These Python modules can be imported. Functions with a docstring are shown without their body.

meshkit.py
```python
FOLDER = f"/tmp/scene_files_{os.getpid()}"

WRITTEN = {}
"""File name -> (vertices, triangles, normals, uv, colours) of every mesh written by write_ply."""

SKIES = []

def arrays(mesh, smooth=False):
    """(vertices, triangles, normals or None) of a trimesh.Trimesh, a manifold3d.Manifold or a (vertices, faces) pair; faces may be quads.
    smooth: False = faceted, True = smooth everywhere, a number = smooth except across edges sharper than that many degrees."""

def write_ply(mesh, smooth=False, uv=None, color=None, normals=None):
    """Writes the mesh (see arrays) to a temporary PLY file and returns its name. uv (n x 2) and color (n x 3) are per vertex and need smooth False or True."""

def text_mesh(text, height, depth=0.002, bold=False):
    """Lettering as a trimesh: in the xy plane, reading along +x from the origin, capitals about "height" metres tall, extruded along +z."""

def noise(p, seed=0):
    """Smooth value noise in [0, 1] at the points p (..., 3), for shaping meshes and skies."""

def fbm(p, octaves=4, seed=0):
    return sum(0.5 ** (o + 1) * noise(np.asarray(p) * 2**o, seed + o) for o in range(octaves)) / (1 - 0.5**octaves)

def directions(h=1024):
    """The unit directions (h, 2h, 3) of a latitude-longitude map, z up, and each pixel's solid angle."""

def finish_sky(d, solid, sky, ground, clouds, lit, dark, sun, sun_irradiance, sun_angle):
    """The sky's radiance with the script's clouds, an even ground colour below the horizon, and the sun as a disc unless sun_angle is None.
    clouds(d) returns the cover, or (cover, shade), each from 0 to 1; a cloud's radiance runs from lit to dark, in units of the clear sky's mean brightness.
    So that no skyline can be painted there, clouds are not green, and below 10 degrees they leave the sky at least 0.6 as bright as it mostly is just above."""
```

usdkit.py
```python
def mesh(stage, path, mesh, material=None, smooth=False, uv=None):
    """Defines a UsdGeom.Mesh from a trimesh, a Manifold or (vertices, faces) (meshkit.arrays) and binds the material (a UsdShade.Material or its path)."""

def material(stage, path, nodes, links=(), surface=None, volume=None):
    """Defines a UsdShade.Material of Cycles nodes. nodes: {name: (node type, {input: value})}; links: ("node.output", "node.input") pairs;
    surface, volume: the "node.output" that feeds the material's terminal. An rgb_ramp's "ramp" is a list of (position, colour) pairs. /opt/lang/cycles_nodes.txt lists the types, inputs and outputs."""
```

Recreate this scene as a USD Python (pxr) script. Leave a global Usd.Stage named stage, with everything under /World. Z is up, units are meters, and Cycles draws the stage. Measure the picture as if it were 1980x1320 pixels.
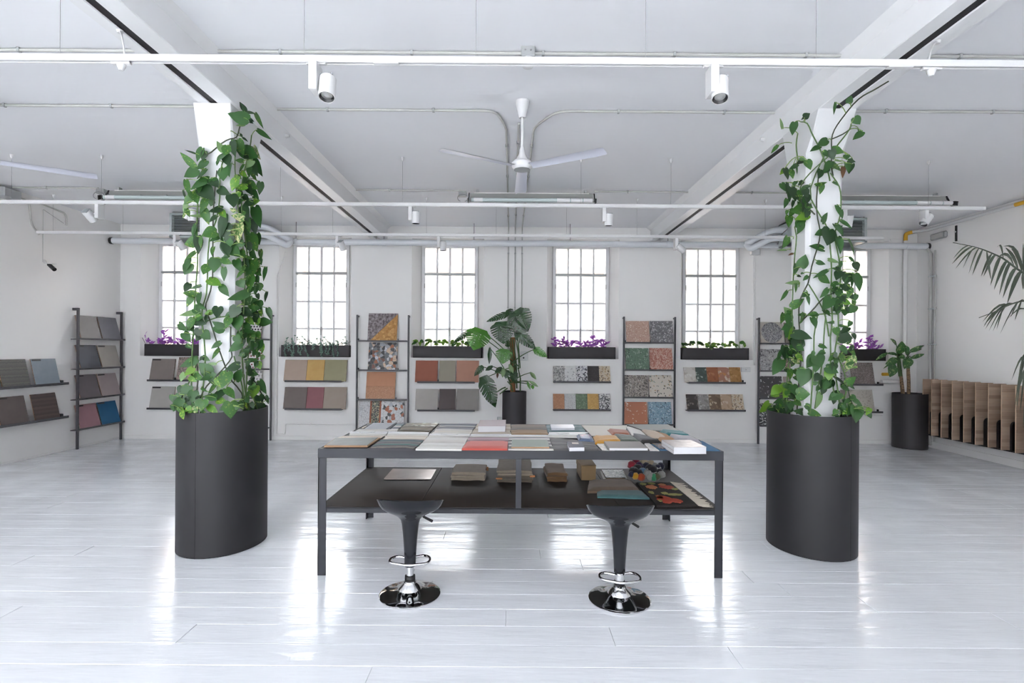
import math, random
import numpy as np, trimesh
import usdkit, meshkit
from pxr import Usd, UsdGeom, UsdLux, UsdShade, Gf, Sdf

stage = Usd.Stage.CreateInMemory()
UsdGeom.SetStageUpAxis(stage, 'Z')
UsdGeom.Xform.Define(stage, '/World'); UsdGeom.Scope.Define(stage, '/World/Looks')
# ---------------------------------------------------------------- camera, sky, exposure
FPX, CX, CY, EYE, ROLL = 1000.0, 990.0, 676.0, 1.61, math.radians(0.4)
cam = UsdGeom.Camera.Define(stage, '/World/camera')
cam.CreateHorizontalApertureAttr(36.0); cam.CreateVerticalApertureAttr(24.0)
cam.CreateFocalLengthAttr(FPX / 1980 * 36)
cam.CreateVerticalApertureOffsetAttr(16 / 1980 * 36)
cam.AddTranslateOp().Set(Gf.Vec3d(0, 0, EYE))
cam.AddRotateXYZOp().Set(Gf.Vec3f(90, 0, 0))
cam.AddRotateZOp(opSuffix='roll').Set(math.degrees(ROLL))
cam.CreateExposureAttr(0.36)
SKY = (4.6, 4.8, 5.12)
sun = UsdLux.DistantLight.Define(stage, '/World/sun')            # behind the viewer, high, from the right
sun.CreateIntensityAttr(15.0); sun.CreateNormalizeAttr(True); sun.CreateAngleAttr(0.53); sun.CreateColorAttr(Gf.Vec3f(1.0, 1.0, 1.0))
sun.AddRotateXYZOp().Set(Gf.Vec3f(40, 0, 18))
dome = UsdLux.DomeLight.Define(stage, '/World/sky')
dome.CreateIntensityAttr(1.0); dome.CreateColorAttr(Gf.Vec3f(*SKY))
# ---------------------------------------------------------------- helpers
def P(px, py, Y):
    """A point of the photograph at depth Y, in metres."""
    u, v = px - CX, py - CY
    u, v = u * math.cos(ROLL) + v * math.sin(ROLL), -u * math.sin(ROLL) + v * math.cos(ROLL)
    return np.array([u * Y / FPX, Y, EYE - v * Y / FPX])
def PZ(px, py, z):
    """The same on the horizontal plane z."""
    d = P(px, py, 1.0) - [0, 0, EYE]
    t = (z - EYE) / d[2]
    return np.array([d[0] * t, t, z])
LK = 1.0
def lin(c):
    if isinstance(c, str):
        c = [int(c[i:i + 2], 16) / 255 for i in (0, 2, 4)]
        return tuple(LK * (x / 12.92 if x <= .04045 else ((x + .055) / 1.055) ** 2.4) for x in c)
    return tuple(c)
USED, MATS = {}, {}
def uniq(parent, name):
    k = (parent, name); n = USED.get(k, 0); USED[k] = n + 1
    return f'{parent}/{name}' + (f'_{n:03d}' if n else '')
def tag(prim, label=None, cat=None, group=None, kind=None):
    for k, v in (('label', label), ('category', cat), ('group', group), ('kind', kind)):
        if v: prim.SetCustomDataByKey(k, v)
    return prim
ORG = {}
def thing(name, label, cat, loc=(0, 0, 0), group=None, kind=None):
    p = uniq('/World', name)
    x = UsdGeom.Xform.Define(stage, p); x.AddTranslateOp().Set(Gf.Vec3d(*map(float, loc)))
    ORG[p] = np.array(loc, float)
    return tag(x.GetPrim(), label, cat, group, kind)
def obj(name, mesh, mat, parent=None, smooth=False, label=None, kind=None):
    """One Mesh prim; the mesh is given in world coordinates."""
    pp = str(parent.GetPath()) if parent is not None else '/World'
    p = uniq(pp, name); o = ORG.get(pp, np.zeros(3)); ORG[p] = o
    if isinstance(mesh, B): mesh = mesh.mesh()
    v, f = np.asarray(mesh.vertices) - o, np.asarray(mesh.faces)
    m = usdkit.mesh(stage, p, (v, f), mat if not isinstance(mat, str) else MATS[mat], smooth)
    return tag(m.GetPrim(), label, kind=kind)
def solo(name, mesh, mat, label, cat, loc, group=None, smooth=False, kind=None):
    """A thing that is a single mesh."""
    p = uniq('/World', name); ORG[p] = np.array(loc, float)
    if isinstance(mesh, B): mesh = mesh.mesh()
    m = usdkit.mesh(stage, p, (np.asarray(mesh.vertices) - ORG[p], np.asarray(mesh.faces)), MATS[mat] if isinstance(mat, str) else mat, smooth)
    UsdGeom.Xformable(m).AddTranslateOp().Set(Gf.Vec3d(*map(float, loc)))
    return tag(m.GetPrim(), label, cat, group, kind)
def struct(name, mesh, mat, parent=None, smooth=False, label=None):
    return obj(name, mesh, mat, parent, smooth, label, 'structure' if parent is None else None)
_c = np.array([[s * (1 if k == 0 else .5), t * (1 if k == 1 else .5), u * (1 if k == 2 else .5)] for s in (-1, 1) for t in (-1, 1) for u in (-1, 1) for k in range(3)], float)
_CH = trimesh.convex.convex_hull(_c); _CV, _CF = np.array(_CH.vertices), np.array(_CH.faces)
_BX = trimesh.creation.box((2, 2, 2)); _BV, _BF = np.array(_BX.vertices), np.array(_BX.faces)
def frame_of(d):
    d = np.asarray(d, float); d = d / np.linalg.norm(d)
    a = np.cross(d, [0, 0, 1.0] if abs(d[2]) < .9 else [1.0, 0, 0]); a /= np.linalg.norm(a)
    return a, np.cross(d, a), d
class B:
    """Collects shapes that make one mesh."""
    def __init__(s): s.v, s.f, s.n = [], [], 0
    def add(s, v, f):
        v = np.asarray(v, float); s.v.append(v); s.f.append(np.asarray(f, int) + s.n); s.n += len(v); return s
    def tri(s, m): return s.add(m.vertices, m.faces)
    def box(s, a, b, c=0.0, M=None):
        a, b = np.minimum(a, b), np.maximum(a, b); m, h = (np.asarray(a, float) + b) / 2, (np.asarray(b, float) - a) / 2
        if c:
            c = min(c, h.min() * .9)
            v = np.sign(_CV) * (h - np.where(np.abs(_CV) > .75, 0, c)) + m; f = _CF
        else: v, f = _BV * h + m, _BF
        if M is not None: v = v @ np.asarray(M)[:3, :3].T + np.asarray(M)[:3, 3]
        return s.add(v, f)
    def tube(s, pts, r, n=8, cap=True, up=None):
        p = np.asarray(pts, float); m = len(p); r = np.broadcast_to(r, (m,))
        t = np.gradient(p, axis=0); t /= np.linalg.norm(t, axis=1, keepdims=True) + 1e-12
        a = frame_of(t[0])[0]; V = []
        ang = np.arange(n) * 2 * np.pi / n
        for i in range(m):
            a = a - t[i] * a.dot(t[i]); a /= np.linalg.norm(a) + 1e-12; b = np.cross(t[i], a)
            V.append(p[i] + r[i] * (np.cos(ang)[:, None] * a + np.sin(ang)[:, None] * b))
        i, j = np.meshgrid(np.arange(m - 1), np.arange(n), indexing='ij'); k = (j + 1) % n
        q = np.stack([i * n + j, i * n + k, (i + 1) * n + k, (i + 1) * n + j], -1).reshape(-1, 4)
        F = np.vstack([q[:, [0, 1, 2]], q[:, [0, 2, 3]]]); V = np.vstack(V)
        if cap:
            V = np.vstack([V, p[0], p[-1]]); c0, c1 = m * n, m * n + 1; j = np.arange(n); k = (j + 1) % n
            F = np.vstack([F, np.stack([k, j, np.full(n, c0)], 1), np.stack([(m - 1) * n + j, (m - 1) * n + k, np.full(n, c1)], 1)])
        return s.add(V, F)
    def lathe(s, prof, c=(0, 0, 0), n=32, sx=1.0, sy=1.0):
        """prof: (radius, z) from bottom to top; closed where the radius is 0."""
        ang = np.arange(n) * 2 * np.pi / n; V = np.vstack([np.stack([r * sx * np.cos(ang), r * sy * np.sin(ang), np.full(n, z)], 1) for r, z in prof]) + c
        i, j = np.meshgrid(np.arange(len(prof) - 1), np.arange(n), indexing='ij'); k = (j + 1) % n
        q = np.stack([i * n + j, i * n + k, (i + 1) * n + k, (i + 1) * n + j], -1).reshape(-1, 4)
        return s.add(V, np.vstack([q[:, [0, 1, 2]], q[:, [0, 2, 3]]]))
    def prism(s, poly, z0, z1, hole=None, M=None):
        from shapely.geometry import Polygon
        m = trimesh.creation.extrude_polygon(Polygon(poly, [hole] if hole is not None else None), z1 - z0, engine='earcut'); v = np.array(m.vertices) + [0, 0, z0]
        if M is not None: v = v @ np.asarray(M)[:3, :3].T + np.asarray(M)[:3, 3]
        return s.add(v, m.faces)
    def grid(s, G):
        h, w = G.shape[:2]; i, j = np.meshgrid(np.arange(h - 1), np.arange(w - 1), indexing='ij')
        q = np.stack([i * w + j, i * w + j + 1, (i + 1) * w + j + 1, (i + 1) * w + j], -1).reshape(-1, 4)
        return s.add(G.reshape(-1, 3), np.vstack([q[:, [0, 1, 2]], q[:, [0, 2, 3]]]))
    def mesh(s): return trimesh.Trimesh(np.vstack(s.v), np.vstack(s.f), process=False)
def boxm(a, b, c=0.0, M=None): return B().box(a, b, c, M)
def tubem(p, r, n=8, cap=True): return B().tube(p, r, n, cap)
def bend(pts, r=.06, k=6):
    """A polyline with rounded corners."""
    p = [np.asarray(q, float) for q in pts]; out = [p[0]]
    for a, b, c in zip(p, p[1:], p[2:]):
        d0, d1 = a - b, c - b; l0, l1 = np.linalg.norm(d0), np.linalg.norm(d1); q = min(r, l0 * .45, l1 * .45)
        s, e = b + d0 / l0 * q, b + d1 / l1 * q
        out += [(1 - t) ** 2 * s + 2 * t * (1 - t) * b + t * t * e for t in np.linspace(0, 1, k)]
    return np.array(out + [p[-1]])
def rotz(a, c=(0, 0, 0)):
    M = np.eye(4); M[:2, :2] = [[math.cos(a), -math.sin(a)], [math.sin(a), math.cos(a)]]; M[:3, 3] = c; return M
# ---------------------------------------------------------------- materials
def mat(name, color, rough=.5, metal=0.0, bump=None, var=None, spec=.5, extra=None, sheen=0):
    """color: hex sRGB or linear; bump: (scale, strength, distance); var: (scale, other colour, contrast)."""
    n = {'p': ('principled_bsdf', {'base_color': lin(color), 'roughness': rough, 'metallic': metal, 'specular_ior_level': spec, 'sheen_weight': sheen, **(extra or {})})}; l = []
    if bump or var:
        n['g'] = ('texture_coordinate', {})
    if var:
        sc = var[0]; sc = (sc, sc, sc) if np.ndim(sc) == 0 else sc
        n['vm'] = ('mapping', {'scale': sc}); n['vn'] = ('noise_texture', {'scale': 1.0, 'detail': 5, 'roughness': .6})
        k = var[2] if len(var) > 2 else .2
        n['vr'] = ('rgb_ramp', {'ramp': [(.5 - k, lin(color)), (.5 + k, lin(var[1]))]})
        l += [('g.object', 'vm.vector'), ('vm.vector', 'vn.vector'), ('vn.fac', 'vr.fac'), ('vr.color', 'p.base_color')]
    if bump:
        sc = bump[0]; sc = (sc, sc, sc) if np.ndim(sc) == 0 else sc
        n['bm'] = ('mapping', {'scale': sc}); n['bn'] = ('noise_texture', {'scale': 1.0, 'detail': 4})
        n['b'] = ('bump', {'strength': bump[1], 'distance': bump[2] if len(bump) > 2 else .01})
        l += [('g.object', 'bm.vector'), ('bm.vector', 'bn.vector'), ('bn.fac', 'b.height'), ('b.normal', 'p.normal')]
    MATS[name] = usdkit.material(stage, '/World/Looks/' + name, n, l, surface='p.BSDF'); return MATS[name]
def chips(name, stops, scale, rough=.45, detail=None, edge=None, second=None):
    """Terrazzo and mosaic: cells of stone, each with one of the colours. stops: [(share, colour)]; edge: (width, grout colour);
    second: (scale, [(share, colour)]) finer chips inside the cells of the first colour."""
    def ramp(st):
        at, out = 0.0, []
        for w, c in st: out.append((at, lin(c))); at += w
        xs = [a / at for a, _ in out]
        return {'ramp': [(x, c) for x, (_, c) in zip(xs, out)], 'interpolate': False}
    n = {'g': ('texture_coordinate', {}), 'v': ('voronoi_texture', {'scale': scale}), 's': ('separate_color', {}), 'r': ('rgb_ramp', ramp(stops)),
         'p': ('principled_bsdf', {'roughness': rough})}
    l = [('g.object', 'v.vector'), ('v.color', 's.color'), ('s.r', 'r.fac')]; out = 'r.color'
    if second:
        n.update({'v2': ('voronoi_texture', {'scale': second[0]}), 's2': ('separate_color', {}), 'r2': ('rgb_ramp', ramp(second[1])), 'c': ('math', {'math_type': 'less_than', 'value2': stops[0][0] / sum(w for w, _ in stops)}), 'm2': ('mix', {})})
        l += [('g.object', 'v2.vector'), ('v2.color', 's2.color'), ('s2.g', 'r2.fac'), ('s.r', 'c.value1'), ('c.value', 'm2.fac'), ('r.color', 'm2.color1'), ('r2.color', 'm2.color2')]; out = 'm2.color'
    if edge:
        n.update({'e': ('voronoi_texture', {'scale': scale, 'feature': 'distance_to_edge'}), 'c1': ('math', {'math_type': 'less_than', 'value2': edge[0]}), 'm1': ('mix', {'color2': lin(edge[1])})})
        l += [('g.object', 'e.vector'), ('e.distance', 'c1.value1'), ('c1.value', 'm1.fac'), (out, 'm1.color1')]; out = 'm1.color'
    l.append((out, 'p.base_color'))
    MATS[name] = usdkit.material(stage, '/World/Looks/' + name, n, l, surface='p.BSDF'); return MATS[name]
def stripes(name, cols, axis, width, rough=.8, wob=.0, soft=False):
    """Bands of colour across one object axis, each band of the given width, wandering a little."""
    n = {'g': ('texture_coordinate', {}), 'x': ('separate_xyz', {}), 'k': ('math', {'math_type': 'divide', 'value2': width * len(cols)}), 'f': ('math', {'math_type': 'fraction'}),
         'r': ('rgb_ramp', {'ramp': [(i / len(cols), lin(c)) for i, c in enumerate(cols)], 'interpolate': soft}), 'p': ('principled_bsdf', {'roughness': rough, 'sheen_weight': .1}),
         'nz': ('noise_texture', {'scale': 30.0, 'detail': 4}), 'w': ('math', {'math_type': 'multiply_add', 'value2': wob})}
    l = [('g.object', 'x.vector'), ('g.object', 'nz.vector'), ('nz.fac', 'w.value1'), (f'x.{axis}', 'w.value3'), ('w.value', 'k.value1'), ('k.value', 'f.value1'), ('f.value', 'r.fac'), ('r.color', 'p.base_color')]
    MATS[name] = usdkit.material(stage, '/World/Looks/' + name, n, l, surface='p.BSDF'); return MATS[name]
def paint_floor():
    n = {'g': ('geometry', {}), 'm1': ('mapping', {'scale': (1.3, 7.0, 1.0)}), 'n1': ('noise_texture', {'scale': 1.0, 'detail': 3}),
         'm2': ('mapping', {'scale': (9.0, 60.0, 1.0)}), 'n2': ('noise_texture', {'scale': 1.0, 'detail': 4}),
         'b1': ('bump', {'strength': .55, 'distance': .012}), 'b2': ('bump', {'strength': .22, 'distance': .004}),
         'n3': ('noise_texture', {'scale': 2.0, 'detail': 5}), 'rr': ('map_range', {'from_min': .3, 'from_max': .7, 'to_min': .10, 'to_max': .24}),
         'p': ('principled_bsdf', {'base_color': (.865, .882, .912), 'specular_ior_level': .5})}
    l = [('g.position', 'm1.vector'), ('m1.vector', 'n1.vector'), ('g.position', 'm2.vector'), ('m2.vector', 'n2.vector'), ('n1.fac', 'b1.height'), ('n2.fac', 'b2.height'),
         ('b1.normal', 'b2.normal'), ('b2.normal', 'p.normal'), ('g.position', 'n3.vector'), ('n3.fac', 'rr.value'), ('rr.result', 'p.roughness')]
    MATS['floor'] = usdkit.material(stage, '/World/Looks/floor', n, l, surface='p.BSDF')
paint_floor()
mat('wall', (.905, .895, .878), .75, bump=(6.0, .25, .01))
mat('ceiling', (.895, .905, .93), .6, bump=((.5, 3.0, 1.0), .35, .03))
mat('beam', (.895, .9, .907), .3, bump=(30.0, .3, .004))
mat('white', (.70, .70, .70), .4)
mat('white_gloss', (.74, .74, .74), .2)
mat('frame_paint', (.78, .78, .79), .35)
mat('reveal_out', 'f0d3b8', .8)
mat('black', '161318', .6)
mat('street_wall', '9a9a9c', .9)
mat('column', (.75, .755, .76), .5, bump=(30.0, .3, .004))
mat('dark_steel', '26282e', .5, bump=(300.0, .06, .001))
mat('shelf_steel', '46464a', .5)
mat('planter', '1f1e21', .6, bump=(160.0, .1, .002))
mat('grey_metal', 'a9abab', .45, .3)
mat('galv', 'b9bfbe', .4, .4)
mat('conduit', 'b9b9b5', .45)
mat('pipe_wrap', 'dfe2e6', .3)
mat('chrome', 'dedede', .06, 1.0)
mat('yellow', 'd9a82c', .45)
mat('soil', '3a2e25', .9, bump=(40, .6, .03))
mat('cable', '8c8c8c', .5)
MATS['glass'] = usdkit.material(stage, '/World/Looks/glass', {'t': ('transparent_bsdf', {'color': (.97, .98, .98)}), 'g': ('glossy_bsdf', {'color': (1, 1, 1), 'roughness': .02}), 'f': ('fresnel', {'IOR': 1.45}), 'm': ('mix_closure', {})},
    [('f.fac', 'm.fac'), ('t.BSDF', 'm.closure1'), ('g.BSDF', 'm.closure2')], surface='m.closure')
# ---------------------------------------------------------------- the room
XL, XR, YB, YF, ZC = -6.9, 7.12, 9.1, -5.2, 3.77
ZB = 3.54                                                      # underside of the beams
WC = [-5.91, -3.47, -1.137, 1.242, 3.60, 5.99]                 # window centres
OW, GW, ZS, ZT, YG = 1.27, .92, 1.46, 3.56, 9.40               # opening and glass widths, sill, head, glass plane
floor = struct('floor', boxm((XL - .3, YF - .3, -.2), (XR + .3, YB + .5, -.012)), 'white')
def lay_planks():
    rnd = random.Random(5); y = 1.65; w = .195
    while y < YB - .01:
        y1 = min(y + w, YB); x = XL - rnd.random() * 3
        while x < XR:
            x1 = x + rnd.choice([3.0, 3.6, 4.2, 2.4])
            a, b = max(x, XL), min(x1, XR)
            if b - a > .02:
                dz = rnd.uniform(-.0012, .0012)
                obj('plank', boxm((a + .0006, y + .0006, -.02), (b - .0006, y1 - .0006, dz), .0022), 'floor', floor)
            x = x1
        y = y1
    obj('plank_field', boxm((XL, YF, -.02), (XR, 1.65, 0)), 'floor', floor, kind='stuff')
lay_planks()
def wall_with_openings(y0, y1, openings, mat_, name):
    """A wall along x from y0 (room side) to y1 with splayed openings (centre, width in, width out, sill, head)."""
    b = B(); xs = [XL - .3]
    for c, wi, wo, s, h in openings:
        a0, a1 = c - wi / 2, c + wi / 2; o0, o1 = c - wo / 2, c + wo / 2
        b.box((xs[-1], min(y0, y1), 0), (a0 - .0, max(y0, y1), ZC + .2))
        b.box((a0, min(y0, y1), 0), (a1, max(y0, y1), s)); b.box((a0, min(y0, y1), h), (a1, max(y0, y1), ZC + .2))
        for p, q in ((a0, o0), (a1, o1)):
            if abs(p - q) > .01: b.prism([(p, y0), (q, y0 + (y1 - y0) * .98), (p, y0 + (y1 - y0) * .98)] if (p < q) == (y1 > y0) else [(p, y0), (p, y0 + (y1 - y0) * .98), (q, y0 + (y1 - y0) * .98)], s, h)
        xs.append(a1)
    b.box((xs[-1], min(y0, y1), 0), (XR + .3, max(y0, y1), ZC + .2))
    return struct(name, b, mat_)
wall_with_openings(YB, YG + .02, [(c, OW, GW + .1, ZS, ZT) for c in WC], 'wall', 'wall_back')
# the outer half of the masonry, rendered in warm plaster
outer = B(); x = XL - .3
for c in WC:
    outer.box((x, YG + .06, -3), (c - GW / 2 - .02, YG + .3, 4.4)); x = c + GW / 2 + .02
    outer.box((c - GW / 2 - .02, YG + .06, -3), (x, YG + .3, ZS - .02)); outer.box((c - GW / 2 - .02, YG + .06, 3.5), (x, YG + .3, 4.4))
outer.box((x, YG + .06, -3), (XR + .3, YG + .3, 4.4))
struct('wall_outer', outer, 'reveal_out')
struct('wall_left', boxm((XL - .3, YF, 0), (XL, YB, ZC + .2)), 'wall')
struct('wall_right', boxm((XR, YF, 0), (XR + .3, YB, ZC + .2)), 'wall')
FWW = 1.25
FW = [-6.05, -4.2, -2.35, -.5, 1.35]
wall_with_openings(YF, YF - .3, [(c, FWW, FWW, .7, 3.6) for c in FW], 'wall', 'wall_front')
struct('ceiling', boxm((XL - .3, YF - .3, ZC), (XR + .3, YB + .3, ZC + .2)), 'ceiling')
struct('upper_storeys', boxm((-24, YF - .3, ZC + .7), (26, YB + .6, 19.0)), 'street_wall')  # added unseen mass overhead, keeps the sun off the facade opposite
struct('courtyard_building', boxm((-30, -24, -7), (30, -17, 8.5)), 'street_wall')  # added unseen block behind the viewer, covers low sky at the front windows
BEAMS = [(-2.49, -2.20, -2.37), (2.42, 2.715, 2.565)]
for k, (a, b_, s) in enumerate(BEAMS):
    g = B(); sw = .029
    for q0, q1 in ((a, s - sw), (s + sw, b_)): g.box((q0, YF, ZB), (q1, YB, ZC), .006)
    for x_, d in ((a, -1), (b_, 1)):                           # small cove where the beam meets the ceiling
        g.prism([(x_, ZC), (x_ + d * .07, ZC), (x_, ZC - .05)][::d], YF, YB, M=[[1, 0, 0, 0], [0, 0, 1, 0], [0, 1, 0, 0]])
    bm = struct('beam', g, 'beam')
    obj('slot', boxm((s - sw, YF, ZB + .008), (s + sw, YB - .2, ZB + .05)), 'black', bm, label='black recessed slot along the underside of the beam')
    for yy in (2.75, 5.0):
        obj('bolt_cover', B().tube([((b_ if k == 0 else a), yy, 3.66), ((b_ + .035 if k == 0 else a - .035), yy, 3.66)], [.022, .014], 10), 'white', bm)
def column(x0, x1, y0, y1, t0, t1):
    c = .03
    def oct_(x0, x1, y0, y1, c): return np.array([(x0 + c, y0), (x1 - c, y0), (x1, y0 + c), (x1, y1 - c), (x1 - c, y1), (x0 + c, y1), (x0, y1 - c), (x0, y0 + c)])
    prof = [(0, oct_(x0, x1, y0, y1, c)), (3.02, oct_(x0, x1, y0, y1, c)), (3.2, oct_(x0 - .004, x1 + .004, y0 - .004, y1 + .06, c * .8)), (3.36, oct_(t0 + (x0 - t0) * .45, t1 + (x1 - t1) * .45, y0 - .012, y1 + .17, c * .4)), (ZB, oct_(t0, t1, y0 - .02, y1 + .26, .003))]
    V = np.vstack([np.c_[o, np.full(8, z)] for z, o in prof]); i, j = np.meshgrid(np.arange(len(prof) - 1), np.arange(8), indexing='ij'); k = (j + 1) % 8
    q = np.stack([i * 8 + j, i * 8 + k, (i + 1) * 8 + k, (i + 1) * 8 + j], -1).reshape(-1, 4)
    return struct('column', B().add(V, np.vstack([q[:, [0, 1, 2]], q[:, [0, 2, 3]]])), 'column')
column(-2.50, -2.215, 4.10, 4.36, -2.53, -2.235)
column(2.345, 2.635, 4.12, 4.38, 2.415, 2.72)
# baseboards
struct('baseboard_back', boxm((XL, YB - .015, 0), (XR, YB, .07), .004), 'wall')
struct('baseboard_right', boxm((XR - .015, YF, 0), (XR, YB - .015, .11), .004), 'wall')
struct('baseboard_left', boxm((XL, YF, 0), (XL + .012, YB - .015, .03), .003), 'wall')
# windows: frame, mullions, transom, sixteen panes each
def window(k, c, y, w, z0, z1, zt, rows, cols=4):
    W = UsdGeom.Xform.Define(stage, f'/World/window_{k}').GetPrim(); ORG[str(W.GetPath())] = np.zeros(3); tag(W, kind='structure')
    x0, x1, t = c - w / 2, c + w / 2, .035
    fr = B()
    for a, b_ in (((x0 - .05, z0 - .02), (x0 + .012, z1 + .1)), ((x1 - .012, z0 - .02), (x1 + .05, z1 + .1)), ((x0, z1 - .012), (x1, z1 + .1)), ((x0, z0 - .02), (x1, z0 + .03))):
        fr.box((a[0], y - t, a[1]), (b_[0], y + .055, b_[1]), .004)
    obj('window_frame', fr, 'frame_paint', W)
    obj('transom', boxm((x0, y - .055, zt - .018), (x1, y + .03, zt + .024), .005), 'grey_metal', W)
    xs = np.linspace(x0, x1, cols + 1); zs = list(np.linspace(z0, zt - .02, rows + 1)) + [z1]
    for i in range(1, cols): obj('mullion', boxm((xs[i] - (.019 if i == 2 else .016), y - .03, z0), (xs[i] + (.019 if i == 2 else .016), y + .02, z1), .003), 'frame_paint', W)
    for j in range(1, rows): obj('glazing_bar', boxm((x0, y - .024, zs[j] - .015), (x1, y + .018, zs[j] + .015), .003), 'frame_paint', W)
    for s in (x0 + .005, x1 - .005):
        obj('hinge', B().tube([(s, y - .04, 2.72), (s, y - .04, 2.80)], .008, 8), 'grey_metal', W)
    obj('window_catch', boxm((c - .008, y - .06, 1.85), (c + .008, y - .03, 2.0), .004), 'grey_metal', W)
    for i in range(cols):
        for j in range(rows + 1):
            obj('pane', boxm((xs[i] + .004, y - .003, zs[j] + .004), (xs[i + 1] - .004, y + .003, zs[j + 1] - .004)), 'glass', W)
for k, c in enumerate(WC): window(k + 1, c, YG + .02, GW, ZS + .02, 3.46, 2.97, 3)
def front_window(k, c):
    W = UsdGeom.Xform.Define(stage, f'/World/window_{k}').GetPrim(); ORG[str(W.GetPath())] = np.zeros(3); tag(W, kind='structure')
    fr = B(); y = YF - .15
    for x in np.linspace(c - FWW / 2 + .015, c + FWW / 2 - .015, 4): fr.box((x - .02, y - .02, .7), (x + .02, y + .02, 3.6), .004)
    for z in (.72, 1.4, 2.1, 2.8, 3.58): fr.box((c - FWW / 2, y - .018, z - .018), (c + FWW / 2, y + .018, z + .018), .004)
    obj('window_frame', fr, 'frame_paint', W)
for k, c in enumerate(FW): front_window(k + 7, c)
# ---------------------------------------------------------------- across the street
def facade():
    mat('facade_plaster', '8a8078', .9); mat('facade_trim', 'a3a09d', .9); mat('facade_glass', '75797b', .3); mat('roof_tile', '9a8272', .8); mat('facade_shutter', 'b9bcae', .7); mat('street', '9a968f', .9)
    struct('street_ground', boxm((-30, 9.9, -7.2), (30, 60, -7.0)), 'street')
    f = thing('apartment_building', 'pale peach apartment building across the street, seen through the windows', 'building', (0, 21, -7))
    obj('wall', boxm((-22, 21, -7), (22, 30, 4.35)), 'facade_plaster', f)
    obj('cornice', B().box((-22.3, 20.6, 4.35), (22.3, 30, 4.62), .03).box((-22.1, 20.8, 4.1), (22.1, 21, 4.35), .02), 'facade_trim', f)
    obj('string_course', boxm((-22, 20.92, 1.1), (22, 21, 1.3), .02), 'facade_trim', f)
    obj('roof', B().prism([(-22.3, 4.62), (22.3, 4.62), (20, 6.2), (-20, 6.2)], 20.9, 30, M=[[1, 0, 0, 0], [0, 0, 1, 0], [0, 1, 0, 0]]), 'roof_tile', f)
    for x in np.arange(-20.5, 21, 2.55):
        for z in (2.0, -1.6):
            w = obj('window', boxm((x - .55, 20.94, z), (x + .55, 21.02, z + 1.65), .01), 'facade_trim', f)
            for s in (-1, 1): obj('window_glass', boxm((x + s * .26 - .22, 20.92, z + .08), (x + s * .26 + .22, 20.945, z + 1.57)), 'facade_glass', w)
facade()
# ---------------------------------------------------------------- lighting tracks
def track(Y, x0, x1, wires, label, joints):
    t = thing('lighting_track', label, 'track', (0, Y, 3.236))
    z0, z1 = 3.217, 3.255
    b = B().box((x0, Y, z0), (x1, Y + .009, z1), .002).box((x0, Y + .027, z0), (x1, Y + .036, z1), .002).box((x0 + .001, Y + .006, z0 + .018), (x1 - .001, Y + .03, z1 - .001))
    obj('rail', b, 'white', t)
    obj('conductor', boxm((x0 + .01, Y + .009, z0 + .012), (x1 - .01, Y + .027, z0 + .0162)), 'black', t)
    for x in joints: obj('joint_cover', boxm((x - .07, Y + .002, z0 - .004), (x + .07, Y + .034, z0 + .004), .001), 'white', t)
    for x in wires:
        w = obj('suspension_wire', tubem([(x, Y + .018, z1 - .004), (x, Y + .018, ZC)], .0013, 5), 'cable', t)
        obj('ceiling_rose', B().lathe([(0, ZC - .045), (.006, ZC - .045), (.014, ZC - .03), (.018, ZC - .005), (.018, ZC)], (x, Y + .018, 0), 12), 'white', w)
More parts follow.
